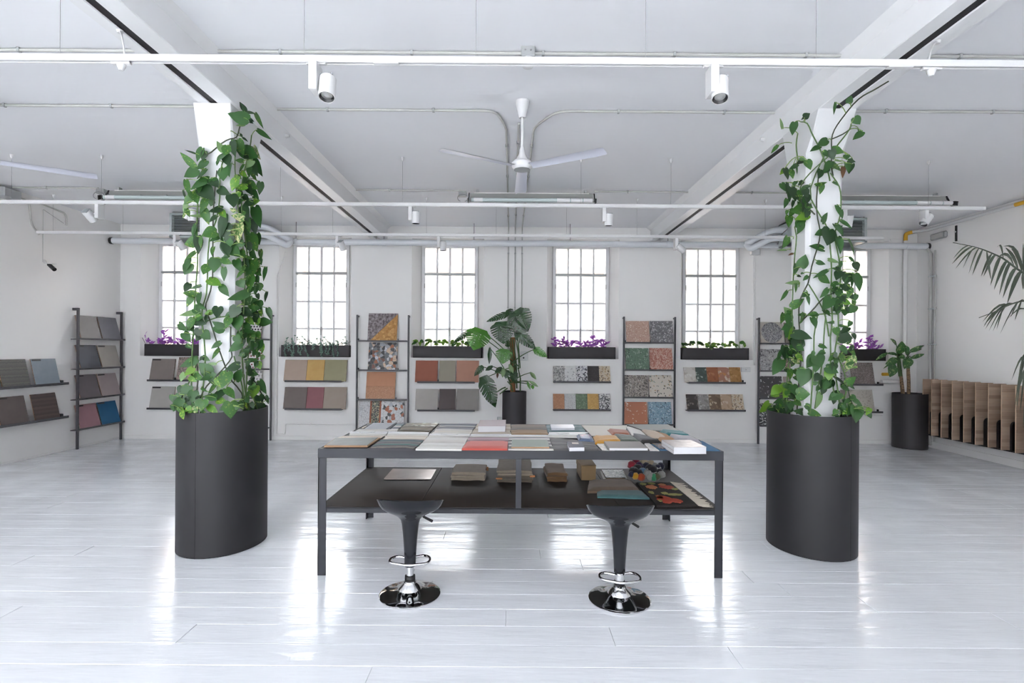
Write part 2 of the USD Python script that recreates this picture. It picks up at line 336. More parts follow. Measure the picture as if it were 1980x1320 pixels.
def X(px, Y): return (px - CX) * Y / FPX
track(2.9, -6.4, 6.6, [X(p, 2.918) for p in (112, 584, 916, 1244, 1574)], 'white lighting track nearest the viewer, crossing the whole ceiling', [X(742, 2.9), X(1740, 2.9)])
track(5.81, -6.6, X(1905, 5.81), [X(p, 5.828) for p in (20, 194, 540, 776, 1121, 1295, 1793)], 'white lighting track second from the viewer, just in front of the fluorescent fixtures', [X(860, 5.8), X(340, 5.8)])
track(7.35, X(68, 7.35), X(1708, 7.35), [X(p, 7.368) for p in (101, 236, 543, 642, 823, 958, 1094, 1230, 1478)], 'white lighting track third from the viewer, just in front of the wall pipe', [X(890, 7.35)])
mat('lamp_dark', '2b2b2d', .3); mat('lamp_face', 'd8d8d6', .15, .6); mat('heat_sink', '9fa5a8', .5)
def spot(Y, px, cx, cy, d, label, bw=.042):
    """A spotlight on the track at depth Y: driver box at pixel x px, lamp centred at (cx, cy), shining along d."""
    x = X(px, Y); zt = 3.217; d = np.array(d, float); d /= np.linalg.norm(d)
    t = thing('track_spotlight', label, 'spotlight', (x, Y + .018, zt), 'white track spotlights')
    obj('adapter', boxm((x - .05, Y + .006, zt - .008), (x + .06, Y + .03, zt + .012), .003), 'white', t)
    obj('driver_box', boxm((x - bw / 2, Y - .03, zt - .165), (x + bw / 2, Y + .066, zt - .008), .003), 'white', t)
    c = P(cx, cy, Y + .01); R = .046; L = .13
    u, v, _ = frame_of(d)
    M = np.eye(4); M[:3, 0], M[:3, 1], M[:3, 2], M[:3, 3] = u, v, d, c
    def T(b):
        m = b.mesh(); m.vertices = m.vertices @ M[:3, :3].T + M[:3, 3]; return m
    obj('lamp_body', T(B().lathe([(0, -L / 2), (R - .004, -L / 2), (R, -L / 2 + .004), (R, L / 2), (R - .004, L / 2), (R - .006, L / 2 - .02), (0, L / 2 - .02)], n=28)), 'white', t, 40)
    obj('baffle', T(B().lathe([(R - .0065, L / 2 - .001), (R - .0065, L / 2 - .019), (R - .016, L / 2 - .0185), (R - .016, L / 2 - .015), (R - .0065, L / 2 - .001)], n=24)), 'lamp_dark', t, 30)
    obj('lens', T(B().lathe([(0, L / 2 - .022), (R - .016, L / 2 - .022), (R - .016, L / 2 - .015), (.012, L / 2 - .012), (0, L / 2 - .012)], n=20)), 'lamp_face', t)
    fins = B()
    for k in range(-3, 4): fins.box((-.036, k * .0105 - .003, -L / 2 - .006), (.036, k * .0105 + .003, -L / 2 + .002))
    obj('heat_sink', T(fins), 'heat_sink', t)
    j = np.array([x, Y + .018, zt - .09]); obj('pivot_arm', tubem([j, (j + c) / 2 + [0, 0, .004], c], .009, 8), 'white', t)
spot(2.9, 604, 633, 170, (.05, -.3, -1), 'white spotlight under the nearest track, left one, over the left half of the table', .045)
spot(2.9, 1376, 1392, 173, (-.1, -.3, -1), 'white spotlight under the nearest track, right one, beside the right beam', .045)
spot(5.81, 188, 174, 417, (.12, .75, -.65), 'white spotlight on the second track below the left fluorescent fixture, tilted to the back')
spot(5.81, 360, 372, 416, (0, .1, -1), 'white spotlight on the second track half hidden by the left column vines')
spot(5.81, 792, 804, 421, (0, .05, -1), 'white spotlight on the second track, first one right of the left beam')
spot(5.81, 1166, 1177, 425, (0, .1, -1), 'white spotlight on the second track, just left of the right beam')
spot(5.81, 1630, 1640, 428, (0, .3, -1), 'white spotlight on the second track behind the right column, before the vent')
spot(5.81, 1787, 1791, 425, (-.62, -.1, -.75), 'white spotlight on the second track near its end, swung sideways to the left')
spot(7.35, 338, 350, 474, (.25, .55, -.8), 'white spotlight on the third track left of the left column, before the window')
spot(7.35, 651, 661, 475, (.2, .55, -.85), 'white spotlight on the third track before the second window from the left')
spot(7.35, 847, 857, 476, (0, .05, -1), 'white spotlight on the third track before the third window, pointing straight down')
spot(7.35, 1306, 1316, 480, (.75, .1, -.55), 'white spotlight on the third track swung to the right, near the fifth window')
def feed(px, qx, qy, label, Yq):
    x = X(px, 2.9); t = thing('track_feed', label, 'power feed', (x, 2.918, 3.2), 'track power feeds')
    obj('feed_box', boxm((x - .055, 2.904, 3.203), (x + .055, 2.932, 3.2165), .004), 'white', t)
    obj('cable_grip', B().lathe([(0, 3.168), (.012, 3.17), (.02, 3.19), (.024, 3.205), (0, 3.205)], (x, 2.918, 0), 14), 'white', t, 40)
    e = P(qx, qy, Yq); e[2] = ZB - .004; s = np.array([x - .0, 2.947, 3.20])
    m = np.array([s[0] + (e[0] - s[0]) * .1, 2.965, 3.36])
    obj('cord', tubem([(1 - a) ** 2 * s + 2 * a * (1 - a) * m + a * a * e for a in np.linspace(0, 1, 14)], .005, 8), 'white', t, True)
    obj('cord_outlet', B().lathe([(0, ZB - .02), (.015, ZB - .02), (.02, ZB - .003), (0, ZB - .003)], (e[0], e[1], 0), 12), 'white', t)
feed(226, 232, 64, 'white power feed of the nearest track, corded up to the left beam', 3.15)
feed(1802, 1812, 64, 'white power feed of the nearest track, corded up to the right beam', 3.2)
# ---------------------------------------------------------------- ceiling fans
def fan(cx, cy, a0, label, zl=3.2):
    t = thing('ceiling_fan', label, 'fan', (cx, cy, ZC))
    obj('canopy', B().lathe([(.018, 3.625), (.03, 3.625), (.036, 3.65), (.058, 3.74), (.062, ZC), (0, ZC)], (cx, cy, 0), 24), 'white', t, 40)
    obj('down_rod', tubem([(cx, cy, 3.30), (cx, cy, 3.64)], .0125, 12), 'white', t, 40)
    obj('rod_cover', B().lathe([(0, 3.3), (.055, 3.258), (.05, 3.27), (.03, 3.31), (.018, 3.37), (0, 3.37)], (cx, cy, 0), 24), 'white', t, 40)
    obj('motor', B().lathe([(0, 3.175), (.07, 3.177), (.084, 3.19), (.092, 3.205), (.092, 3.23), (.075, 3.25), (.05, 3.258), (0, 3.258)], (cx, cy, 0), 32), 'white', t, 35)
    obj('motor_cap', B().lathe([(0, 3.168), (.03, 3.169), (.07, 3.174), (.07, 3.178), (0, 3.178)], (cx, cy, 0), 24), 'grey_metal', t, 35)
    for k in range(3):
        a = a0 + k * 2 * math.pi / 3; n = 9; G = []
        for r in np.linspace(.085, .755, n):
            w = .045 + (r - .085) / .67 * .018; w *= 1 if r < .7 else .86; tw = -math.radians(11 - 4 * r); row = []
            for s in np.linspace(-1, 1, 5): row.append((r, s * w * math.cos(tw), zl + s * w * math.sin(tw) + .006 * (1 - s * s)))
            G.append(row)
        G = np.array(G); G2 = G.copy(); G2[..., 2] -= .003
        b = B().grid(G).grid(G2[:, ::-1]); m = b.mesh(); R = rotz(a, (cx, cy, 0)); m.vertices = m.vertices @ R[:3, :3].T + R[:3, 3]
        bl = obj('blade', m, 'fan_blade', t, 40)
mat('fan_blade', 'd6d8e4', .25)
fan(.076, 4.50, math.radians(90), 'white three-blade ceiling fan hanging over the middle of the room')
fan(-4.52, 4.42, math.radians(33), 'white ceiling fan at the far left, only two blades in view')
# ---------------------------------------------------------------- fluorescent fixtures
mat('tube_glass', 'cfdcda', .15); mat('tube_lit', 'ffffff', .2); mat('reflector', 'a9aaa6', .45, .2)
def fixture(xc, label):
    Y = 6.8; L = 1.66; x0, x1 = xc - L / 2, xc + L / 2
    t = thing('fluorescent_fixture', label, 'light fixture', (xc, Y + .1, ZC))
    obj('mounting_strip', boxm((x0 + .05, Y + .185, 3.68), (x1 - .05, Y + .26, 3.732), .004), 'wall', t)
    for x in (x0 + .1, x1 - .1): obj('hanger', boxm((x - .015, Y + .19, 3.73), (x + .015, Y + .25, ZC), .002), 'grey_metal', t)
    obj('reflector', B().prism([(Y + .17, 3.715), (Y + .18, 3.715), (Y + .14, 3.62), (Y + .08, 3.575), (Y + .0, 3.55), (Y + .0, 3.545), (Y + .085, 3.568), (Y + .147, 3.615)][::-1], x0, x1, M=[[0, 0, 1, 0], [1, 0, 0, 0], [0, 1, 0, 0]]), 'reflector', t)
    obj('tube', tubem([(x0 + .03, Y + .04, 3.588), (x1 - .03, Y + .04, 3.588)], .027, 16), 'tube_glass', t, 40)
    for a, w in ((.06, .12), (L - .50, .17), (L - .315, .15), (L - .15, .12)): obj('tube_band', tubem([(x0 + a, Y + .04, 3.588), (x0 + a + w, Y + .04, 3.588)], .0285, 16), 'tube_lit', t, 40)  # plain white bands round the tube
    for x, s in ((x0, -1), (x1, 1)):
        obj('end_plate', B().prism([(Y + .18, 3.72), (Y + .165, 3.72), (Y + .115, 3.63), (Y + .03, 3.615), (Y - .01, 3.60), (Y + .0, 3.545), (Y + .09, 3.56), (Y + .15, 3.61)], x - .006 + s * .012, x + .006 + s * .012, M=[[0, 0, 1, 0], [1, 0, 0, 0], [0, 1, 0, 0]]), 'lamp_dark', t)
    for a in (.07, .49, .83, 1.18, L - .08): obj('clip', boxm((x0 + a - .012, Y + .055, 3.59), (x0 + a + .012, Y + .1, 3.635), .003), 'grey_metal', t)
    obj('junction_box', boxm((x0 - .15, Y + .12, 3.665), (x0 - .045, Y + .2, 3.73), .006), 'grey_metal', t)
    ang = np.linspace(-1.2, 4.2, 22); obj('wire_loop', tubem([(x0 - .09 + .07 * math.cos(a), Y + .1, 3.63 + .05 * math.sin(a)) for a in ang], .004, 6), 'cable', t, True)
fixture(.25, 'long fluorescent fixture with grey reflector on the ceiling between the two beams')
fixture(-4.61, 'long fluorescent fixture on the ceiling left of the left beam, partly behind the vines')
fixture(5.0, 'long fluorescent fixture on the ceiling right of the right beam')
# ---------------------------------------------------------------- conduits
def conduit(pts, label, r=.011, mat_='conduit', br=.06, clips=True, cat='conduit', name='conduit', cm='grey_metal'):
    p = bend(pts, br); t = thing(name, label, cat, pts[0])
    obj('tube', tubem(p, r, 10), mat_, t, 40)
    if clips:
        for a, b in zip(pts, pts[1:]):
            a, b = np.array(a), np.array(b); L = np.linalg.norm(b - a); d = (b - a) / (L + 1e-9); e = np.abs(d)
            for s in np.arange(.45, L - .2, .95): c = a + d * s; obj('clip', boxm(c - (r + .004) + e * (r - .006), c + (r + .004) - e * (r - .006), .002), cm, t)
ZK = ZC - .018; XA, XB = -2.20 + .06, 2.42 - .06; XC, XD = -2.49 - .06, 2.715 + .06; YK = 9.08
conduit([(XA, 3.74, ZK), (XB, 3.74, ZK)], 'grey ceiling conduit nearest the viewer, running between the two beams')
conduit([(XL + .02, 3.74, ZK), (XC, 3.74, ZK)], 'grey ceiling conduit nearest the viewer, left of the left beam')
conduit([(XD, 3.74, ZK), (XR - .02, 3.74, ZK)], 'grey ceiling conduit nearest the viewer, right of the right beam')
jb = thing('ceiling_junction_box', 'pale square junction box on the ceiling above the nearest track', 'junction box', (.1, 3.72, ZC))
obj('box', boxm((.05, 3.67, 3.70), (.15, 3.79, ZC), .006), 'grey_metal', jb); obj('spout', B().lathe([(0, 3.64), (.04, 3.645), (.045, 3.70), (0, 3.70)], (.1, 3.72, 0), 20), 'white', jb, 40)
for s in (-.02, .02): obj('screw', tubem([(.1 + s, 3.665, 3.74), (.1 + s, 3.672, 3.74)], .006, 8), 'cable', jb)
conduit([(XA + .02, 4.64, ZK), (-.16, 4.64, ZK), (-.07, 4.98, ZK), (-.075, YK, ZK), (-.078, YK, 1.5)], 'left one of three grey conduits running back over the ceiling and down the wall', br=.12)
conduit([(XB - .02, 4.64, ZK), (.39, 4.64, ZK), (.195, 4.98, ZK), (.165, YK, ZK), (.165, YK, 1.8)], 'right one of three grey conduits running back over the ceiling and down the wall', br=.12)
conduit([(.05, 4.9, ZK), (.045, YK, ZK), (.042, YK, 1.6)], 'middle one of three grey conduits running back over the ceiling and down the wall', br=.08)
conduit([(XL + .02, 4.60, ZK), (XC, 4.60, ZK)], 'grey ceiling conduit meeting the top of the left column')
conduit([(2.86, 4.60, ZK), (XR - .02, 4.60, ZK)], 'grey ceiling conduit meeting the top of the right column')
solo('junction_box', boxm((2.76, 4.5, 3.67), (2.87, 4.68, ZC), .006), 'white', 'white junction box on the ceiling beside the right column head', 'junction box', (2.8, 4.6, ZC))
conduit([(XA + .02, 6.98, ZK), (-.72, 6.98, ZK)], 'grey ceiling conduit from the left beam to the middle fluorescent fixture')
conduit([(1.1, 6.98, ZK), (XB, 6.98, ZK)], 'grey ceiling conduit from the middle fluorescent fixture to the right beam')
conduit([(-6.75, 6.98, ZK), (-5.6, 6.98, ZK)], 'grey ceiling conduit running to the left fluorescent fixture')
conduit([(XD, 6.98, ZK), (4.1, 6.98, ZK)], 'grey ceiling conduit from the right beam to the right fluorescent fixture')
solo('wall_junction_box', boxm((XL + .005, 6.85, 3.60), (XL + .16, 7.1, 3.73), .012), 'grey_metal', 'grey junction box high in the left corner where wall meets ceiling', 'junction box', (XL + .08, 7, 3.66))
xw = XL + .012
conduit([(xw, 7.12, 3.68), (xw, 7.36, 3.68), (xw, 7.40, 3.35), (xw, 7.52, 3.24)], 'grey conduit dropping down the left wall from the corner junction box', br=.08)
conduit([(xw, 7.45, 3.70), (xw, 7.98, 3.66), (xw, 7.98, 3.48)], 'hooked grey conduit high on the left wall', br=.1)
conduit([(xw, 7.93, 3.5), (xw, 7.58, 3.62), (xw, 7.58, 2.85)], 'thin cable running down the left wall to the small camera', .004, br=.01, clips=False, mat_='conduit')
sc = thing('security_camera', 'small black and white camera on the left wall', 'camera', (XL, 7.62, 2.82))
obj('bracket', tubem([(XL, 7.62, 2.86), (XL + .06, 7.62, 2.82), (XL + .09, 7.62, 2.80)], .009, 8), 'white', sc)
obj('mount_plate', tubem([(XL + .001, 7.62, 2.86), (XL + .012, 7.62, 2.86)], .03, 14), 'white', sc)
obj('camera_body', tubem([(XL + .06, 7.63, 2.82), (XL + .17, 7.60, 2.74)], [.026, .028], 12), 'lamp_dark', sc, 40)
obj('camera_hood', boxm((XL + .07, 7.58, 2.825), (XL + .15, 7.66, 2.835), .003), 'white', sc)
# the insulated pipe along the back wall
wp = thing('heating_pipe', 'thick white insulated pipe running along the top of the back wall', 'pipe', (0, 8.85, 3.43))
yp, zp = 8.85, 3.428
obj('pipe', tubem([(XL + .06, yp, zp)] + [(x, yp, zp + .004 * math.sin(x * 2.1)) for x in np.linspace(-6.4, 6.9, 24)] + [(XR - .03, yp, zp)], .052, 18), 'pipe_wrap', wp, 40)
for x, s in ((XL + .035, 1), (XR - .02, -1)):
    obj('end_collar', tubem([(x - .018, yp, zp), (x + .018, yp, zp)], .057, 18), 'lamp_dark', wp, 40)
obj('collar', tubem([(6.72, yp, zp), (6.95, yp - .0, zp)], .056, 16), 'pipe_wrap', wp, 40)
for px in (571, 741, 915, 1101, 1290):
    x = X(px, yp); h = obj('pipe_hanger', tubem([(x, yp, zp + .05), (x, yp, ZC)] if abs(x + 2.35) > .3 and abs(x - 2.56) > .3 else [(x, yp, zp + .05), (x, yp, ZB)], .006, 6), 'cable', wp)
    obj('pipe_clamp', tubem([(x - .03, yp, zp), (x + .03, yp, zp)], .0575, 16), 'pipe_wrap', h, 40)
rp = thing('riser_pipe', 'grey riser pipe dropping down the right wall near the corner', 'pipe', (XR - .05, 8.78, 1.6))
obj('pipe', tubem([(XR - .06, 8.80, zp - .05), (XR - .04, 8.76, zp - .15), (XR - .035, 8.76, .05)], .024, 12), 'conduit', rp, 40)
obj('thin_pipe', tubem([(XR - .03, 8.68, zp - .1), (XR - .03, 8.68, .12)], .012, 10), 'conduit', rp, 40)
for z in (2.9, 2.35, 1.75): obj('bracket', boxm((XR - .06, 8.67, z - .012), (XR - .002, 8.79, z + .012), .003), 'galv', rp)
conduit([(6.86, 9.03, 3.56), (6.86, 9.03, 1.1), (6.45, 9.03, 1.1)], 'white gas pipe down the right corner of the back wall', .034, 'wall', .08, False, 'pipe', 'gas_pipe')
conduit([(6.45, 9.0, 1.23), (6.62, 9.0, 1.23)], 'short yellow gas pipe behind the variegated plant', .028, 'yellow', .05, False, 'pipe', 'gas_pipe')
gp = thing('gas_main', 'white and yellow gas pipe along the top of the right wall', 'pipe', (XR - .05, 7, 3.6))
xg = XR - .045
obj('yellow_elbow', tubem(bend([(6.86, 9.03, 3.50), (6.86, 9.03, 3.68), (6.93, 8.97, 3.7)], .03), .03, 14), 'yellow', gp, 40)
obj('pipe', tubem([(6.93, 8.97, 3.70), (xg, 8.8, 3.70), (xg, 7.28, 3.70)], .027, 12), 'white', gp, 40)
obj('yellow_pipe', tubem([(xg, 7.28, 3.70), (xg, 3.0, 3.70)], .028, 12), 'yellow', gp, 40)
solo('service_panel', boxm((6.62, 9.06, 3.43), (6.84, YB, 3.60), .006), 'wall', 'small white panel on the back wall left of the yellow pipe elbow', 'panel', (6.73, 9.08, 3.5))
el = thing('emergency_light', 'grey emergency light high on the right wall near the corner', 'emergency light', (XR - .03, 8.6, 3.5))
obj('housing', boxm((XR - .05, 8.45, 3.50), (XR, 8.78, 3.61), .02), 'grey_metal', el); obj('diffuser', boxm((XR - .06, 8.5, 3.515), (XR - .045, 8.73, 3.595), .006), 'conduit', el)
ra = thing('rail_bracket', 'black slotted bracket strip high on the right wall', 'bracket', (XR - .01, 8.3, 3.5))
obj('strip', boxm((XR - .02, 8.28, 3.40), (XR, 8.31, 3.65), .003), 'lamp_dark', ra); obj('knob', tubem([(XR - .035, 8.295, 3.55), (XR - .018, 8.295, 3.55)], .014, 10), 'white', ra)
# ---------------------------------------------------------------- air units
mat('louvre_dark', '232426', .6); mat('unit_case', 'c3cccb', .35, .2)
def air_unit(x0, x1, label, flip):
    Yf, Yb, z0, z1 = 8.2, 8.72, 3.35, 3.74
    t = thing('air_conditioning_unit', label, 'air conditioner', ((x0 + x1) / 2, 8.6, ZC))
    obj('casing', B().box((x0, Yf, z1 - .03), (x1, Yb, z1), .004).box((x0, Yf, z0), (x1, Yb, z0 + .03), .004).box((x0, Yf, z0), (x0 + .04, Yb, z1), .004).box((x1 - .04, Yf, z0), (x1, Yb, z1), .004), 'unit_case', t)
    obj('grille_back', boxm((x0 + .04, Yf + .06, z0 + .03), (x1 - .04, Yf + .08, z1 - .03)), 'louvre_dark', t)
    for k in range(13):
        z = z0 + .045 + k * .0248
        if z < z1 - .04: obj('louvre', B().box((x0 + .04, -.011, -.002), (x1 - .04, .011, .002), M=np.array([[1, 0, 0, 0], [0, .8, -.6, Yf + .02], [0, .6, .8, z], [0, 0, 0, 1]], float)), 'unit_case', t)
    M = np.array([[1, 0, 0, 0], [0, .94, -.34, Yf + .05], [0, .34, .94, z0 - .11], [0, 0, 0, 1]], float)
    obj('flap', boxm((x0 + .02, -.1, -.006), (x1 - .02, .36, .006), .002, M), 'white', t)
    for x in (x0 + .02, x1 - .02): obj('hanger_rod', tubem([(x, Yf + .05, z1 - .01), (x, Yf + .05, ZC)], .006, 6), 'cable', t)
    x = x0 if flip else x1; s = -1 if flip else 1
    for k, (z, dz) in enumerate(((3.60, .0), (3.47, -.06))):
        obj('duct', tubem(bend([(x - s * .02, 8.5, z), (x + s * .22, 8.5, z + .01), (x + s * .5, 8.66, z - .15), (x + s * .54, 8.72, zp + dz * .2)], .14, 8), .05, 14), 'pipe_wrap', t, 50)
    obj('side_cable', tubem([(x + s * .012, 8.35, 3.62), (x + s * .05, 8.5, 3.55), (x + s * .03, 8.7, 3.42)], .008, 8), 'cable', t, True)
air_unit(-5.45, -4.28, 'grey louvred air conditioner under the ceiling at the left, behind the vines', False)
air_unit(4.48, 5.62, 'grey louvred air conditioner under the ceiling at the right, behind the column', True)
# small fittings on the back wall
conduit([(-3.98, 9.07, 3.30), (-4.03, 9.07, 3.12), (-4.13, 9.07, 2.9), (-4.13, 9.085, .1), (-3.98, 9.085, .1), (-3.98, 9.085, .28), (-2.62, 9.085, .28)], 'thin white conduit right of the left column going down the wall and along it', .011, 'wall', .03, cm='wall')
conduit([(-2.6, 9.08, .28), (-.2, 9.08, .28)], 'thin white conduit low on the back wall behind the table', .011, 'wall', .03, cm='wall')
conduit([(5.6, 9.07, .50), (6.5, 9.07, .50)], 'thin white conduit low on the back wall right of the right column', .014, 'wall', .03, cm='wall')
conduit([(4.25, 9.08, 3.3), (4.26, 9.08, 1.37)], 'thin white conduit beside the fifth window, down to the wall socket', .009, 'wall', .03, cm='wall')
solo('conduit_box', boxm((4.17, 9.02, 3.30), (4.32, YB, 3.40), .006), 'white', 'white box on the back wall at the right end of the fifth window head', 'junction box', (4.25, 9.06, 3.35))
sk = thing('wall_socket', 'white wall socket under the right end of the fifth window', 'socket', (4.1, 9.08, 1.29))
obj('plate', boxm((4.03, 9.075, 1.25), (4.19, YB, 1.33), .004), 'white_gloss', sk); obj('socket_hole', tubem([(4.11, 9.07, 1.29), (4.11, 9.076, 1.29)], .013, 12), 'conduit', sk)
sk = thing('light_switch', 'white switch plate with dark hole behind the monstera', 'switch', (.22, 9.08, 1.48))
obj('plate', boxm((.15, 9.08, 1.42), (.28, YB, 1.58), .004), 'white', sk); obj('hole', tubem([(.205, 9.076, 1.47), (.205, 9.082, 1.47)], .014, 12), 'black', sk)
sk = thing('floor_socket', 'grey double socket low on the wall beside the monstera pot', 'socket', (-.2, 9.07, .4))
obj('plate', boxm((-.255, 9.06, .33), (-.12, YB, .43), .006), 'grey_metal', sk)
for x in (-.225, -.165): obj('socket_hole', boxm((x, 9.056, .36), (x + .03, 9.061, .4), .002), 'conduit', sk)
# ---------------------------------------------------------------- sample boards
def mats_boards():
    W = 'e9e6e0'
    for n, c, v in (('warm_grey', '8f8580', '857b76'), ('light_grey', 'bdb9b3', 'b4b0aa'), ('beige_pink', 'bba797', 'b19d8d'), ('ochre_wash', 'c9a057', 'd6b26e'), ('olive', 'a5a07e', '9b9674'), ('taupe', '7b706b', '736863'),
        ('plum', '9b6469', '8f5a60'), ('greige', 'a89a8d', '9f9184'), ('terracotta', '9b5840', '904e37'), ('sage_grey', 'a19a87', '989180'), ('peach', 'bb8a74', 'b07f69'), ('pale_grey', 'b4afa9', 'aaa59f'), ('umber', '554a48', '4c4140'),
        ('mid_grey', '97928d', '8d8883'), ('blue_grey', '7c8791', '8b959d'), ('slate', '55575f', '4c4e56'), ('bone', 'b9b3a9', 'aea89e'), ('mauve_grey', '7f7679', '766d70'), ('rose_grey', 'b1a3a2', 'a79998'), ('rose', 'b3888f', 'a97e86'), ('petrol', '0f6191', '135f88'),
        ('cement', '9a9591', '8e8985'), ('dim_grey', '85858a', '77777c'), ('sand', 'c9c3b8', 'bfb9ae'), ('cork_pink', 'c8916e', 'bd8561')):
        mat(n, c, .6, var=(7.0, v, .25), bump=(90.0, .12, .002))
    stripes('oak_dark', ['55544e', '5d5b53', '4c4b46', '615f56', '504e48'], 'z', .021, .6, .05); stripes('wenge', ['54433d', '4a3a35', '5e4b43', '433430'], 'z', .03, .55, .03)
    mat('brown_leather', '6b5f5b', .6, var=(6, '5b504c', .25)); mat('board_edge', 'a97b52', .7); mat('tag', '1d1a1f', .5)
    chips('tz_mix', [(5, 'b6b4b1'), (2, '8a8886'), (2, '5b5a5c'), (1.5, 'e3e1dd')], 75); chips('tz_white', [(8, 'dedddb'), (1, 'c3c3c2'), (.5, '8f8f90')], 60); chips('tz_dalmata', [(5, 'd9d8d8'), (1.5, '9a9aa0'), (1.7, '2b2a31')], 48)
    chips('tz_black', [(9, '35302f'), (1, '4a4543')], 90); chips('tz_cream', [(7, 'd0c2ac'), (1.5, 'b59a78'), (1, '6d5a48')], 55)
    chips('tz_terra', [(7, 'b98560'), (2, 'a8714c'), (1, 'c99c7b')], 90); chips('tz_pale', [(7, 'cfcfce'), (2, 'bdbdbd'), (.6, 'a4a4a5')], 90); chips('tz_green', [(6, '64795d'), (2, '556a4f'), (1, '7f9277'), (.5, '9fae96')], 80); chips('tz_ochre', [(7, 'c19a54'), (2, 'b28b46'), (1, 'd2ae6c')], 90); chips('tz_bw', [(3, 'dcdbd9'), (2, '9d9c9e'), (3, '2d2c30')], 60)
    chips('br_white', [(7, 'd9d4cc'), (2, 'c4bdb3'), (1, 'e8e5df')], 26); chips('br_green', [(7, '3d4b44'), (2, '4d5d54'), (.6, 'b9bfb6')], 34); chips('br_red', [(7, 'a1623f'), (2, '8f5333'), (1, 'b97c56')], 22); chips('br_pink', [(6, 'b07d68'), (2, 'd3b39c'), (1.2, 'e2d2c2'), (1, 'c58a52')], 22); chips('br_gold', [(6, 'b1834a'), (2, '9e7139'), (1.2, 'c59a64')], 28)
    chips('br_black', [(8, '3c3632'), (1, '5d5650'), (.7, '8c857d')], 30); chips('br_grey', [(6, '9b9793'), (2, '86827e'), (1, 'bdb9b5')], 40); chips('br_brown', [(6, '75604c'), (2, '8c755d'), (1, 'c3b299')], 26); chips('br_beige', [(6, 'c2a88d'), (2, 'b2977b'), (1, 'd8c5b0')], 24)
    chips('tz_pink', [(8, 'c8a796'), (1.5, 'b6917f'), (.8, 'e6d6cb')], 70); chips('tz_grey2', [(6, '7d7b7d'), (2, '646265'), (1.6, 'c9c8c8')], 65); chips('tz_verde', [(7, '647f6a'), (1.5, '536e59'), (1, 'a5b5a4'), (.6, '37453a')], 62); chips('tz_rosso', [(4, 'd3b0a1'), (3, 'a76453'), (2, 'b98070')], 62); chips('tz_brown', [(4, '958c84'), (2, 'b7b0a8'), (2, '6b635d'), (.8, '3e3835')], 58); chips('tz_avorio', [(12, 'd5ccbf'), (.6, 'a98f6d'), (.6, '5a5a54'), (.4, '7a8a80')], 52)
    chips('tz_cotto', [(14, 'ba7656'), (.6, 'e7d9cc')], 60); chips('tz_azul', [(7, '8ba8b8'), (2, '6f8fa2'), (1, '4f6470'), (1, 'c1d0d8')], 62)
    chips('tz_fine', [(3, 'b5b4b3'), (3, '56565a'), (2, '86868a')], 110); chips('tz_lt2', [(6, 'aaa8a8'), (1.5, 'c9c8c8'), (1.2, '5a585a')], 55); chips('tz_nero', [(12, '3d3a3c'), (.8, '8d8a8a'), (.3, 'd8d8d8')], 50); chips('tz_nb', [(4, '3c3a3c'), (2, '8f8e90'), (2, 'd2d1d0')], 50); chips('tz_mixb', [(4, 'b59f95'), (2, '6a5e5a'), (2, '8d827c')], 60); chips('tz_porf', [(4, '8f8480'), (3, '6f6462'), (1.5, 'a99f9b')], 90); chips('tz_sabbia', [(9, 'c8c2b8'), (1.2, 'b3ac9f'), (.6, '948c80')], 75)
    chips('mos_marble', [(1, '4a3a3c')], 4); mat('marble_dark', '493a3c', .4, var=((22, 22, 22), 'a99fa2', .12)); chips('mos_gold', [(3, 'c08d4a'), (2, 'b07a35'), (2, 'd2a25e')], 22, edge=(.02, 'a06f2e'))
    chips('mos_crazy', [(3, '38373b'), (3, '707379'), (2, 'a7aab2'), (2, 'd8d8dc'), (1.2, 'd9bfa5'), (1, 'a9684a'), (.5, '7d5143')], 19, edge=(.03, '8b867f')); chips('mos_white', [(8, 'd3d3d5'), (1, 'b8b9be')], 26, edge=(.035, '9c9b9b')); chips('mos_dark', [(5, '2d2c2e'), (2, '2f4a44')], 24, edge=(.06, 'b5ad8d')); chips('mos_palla', [(7, 'dad9d9'), (2, '3b3a3d'), (1.2, 'a9603f'), (1, 'b6b9c0')], 19, edge=(.025, '9a9897')); mat('mos_brick', 'b3694a', .6, var=(40, 'a35a3d', .2))
    def squares(name, a, b, s):
        n = {'g': ('texture_coordinate', {}), 'k': ('brick_texture', {'scale': 1.0, 'color1': lin(a), 'color2': lin(a), 'mortar': lin(b), 'brick_width': s, 'row_height': s, 'mortar_size': s * .22, 'offset': .5}), 'm': ('mapping', {'rotation': (math.pi / 2, 0, 0)}), 'p': ('principled_bsdf', {'roughness': .4})}
        MATS[name] = usdkit.material(stage, '/World/Looks/' + name, n, [('g.object', 'm.vector'), ('m.vector', 'k.vector'), ('k.color', 'p.base_color')], surface='p.BSDF')
    squares('sq_black', '2d2b2d', 'e4e2e0', .05); squares('sq_red', '7d4038', 'e4e2e0', .05); squares('sq_grey', 'a5a2a5', 'e6e4e4', .06)
    n = {'g': ('geometry', {}), 'w': ('noise_texture', {'scale': 2.0, 'detail': 3}), 'p': ('principled_bsdf', {'roughness': .55}), 'm': ('mapping', {'scale': (10, 10, 60)}), 'n': ('noise_texture', {'scale': 1.0, 'detail': 5}), 'r': ('rgb_ramp', {'ramp': [(.3, lin('9c8674')), (.7, lin('b8a391'))]})}
    MATS['plywood'] = usdkit.material(stage, '/World/Looks/plywood', n, [('g.position', 'm.vector'), ('m.vector', 'n.vector'), ('n.fac', 'r.fac'), ('r.color', 'p.base_color')], surface='p.BSDF')
LK = .86
mats_boards()
LK = 1.0
TH = .014
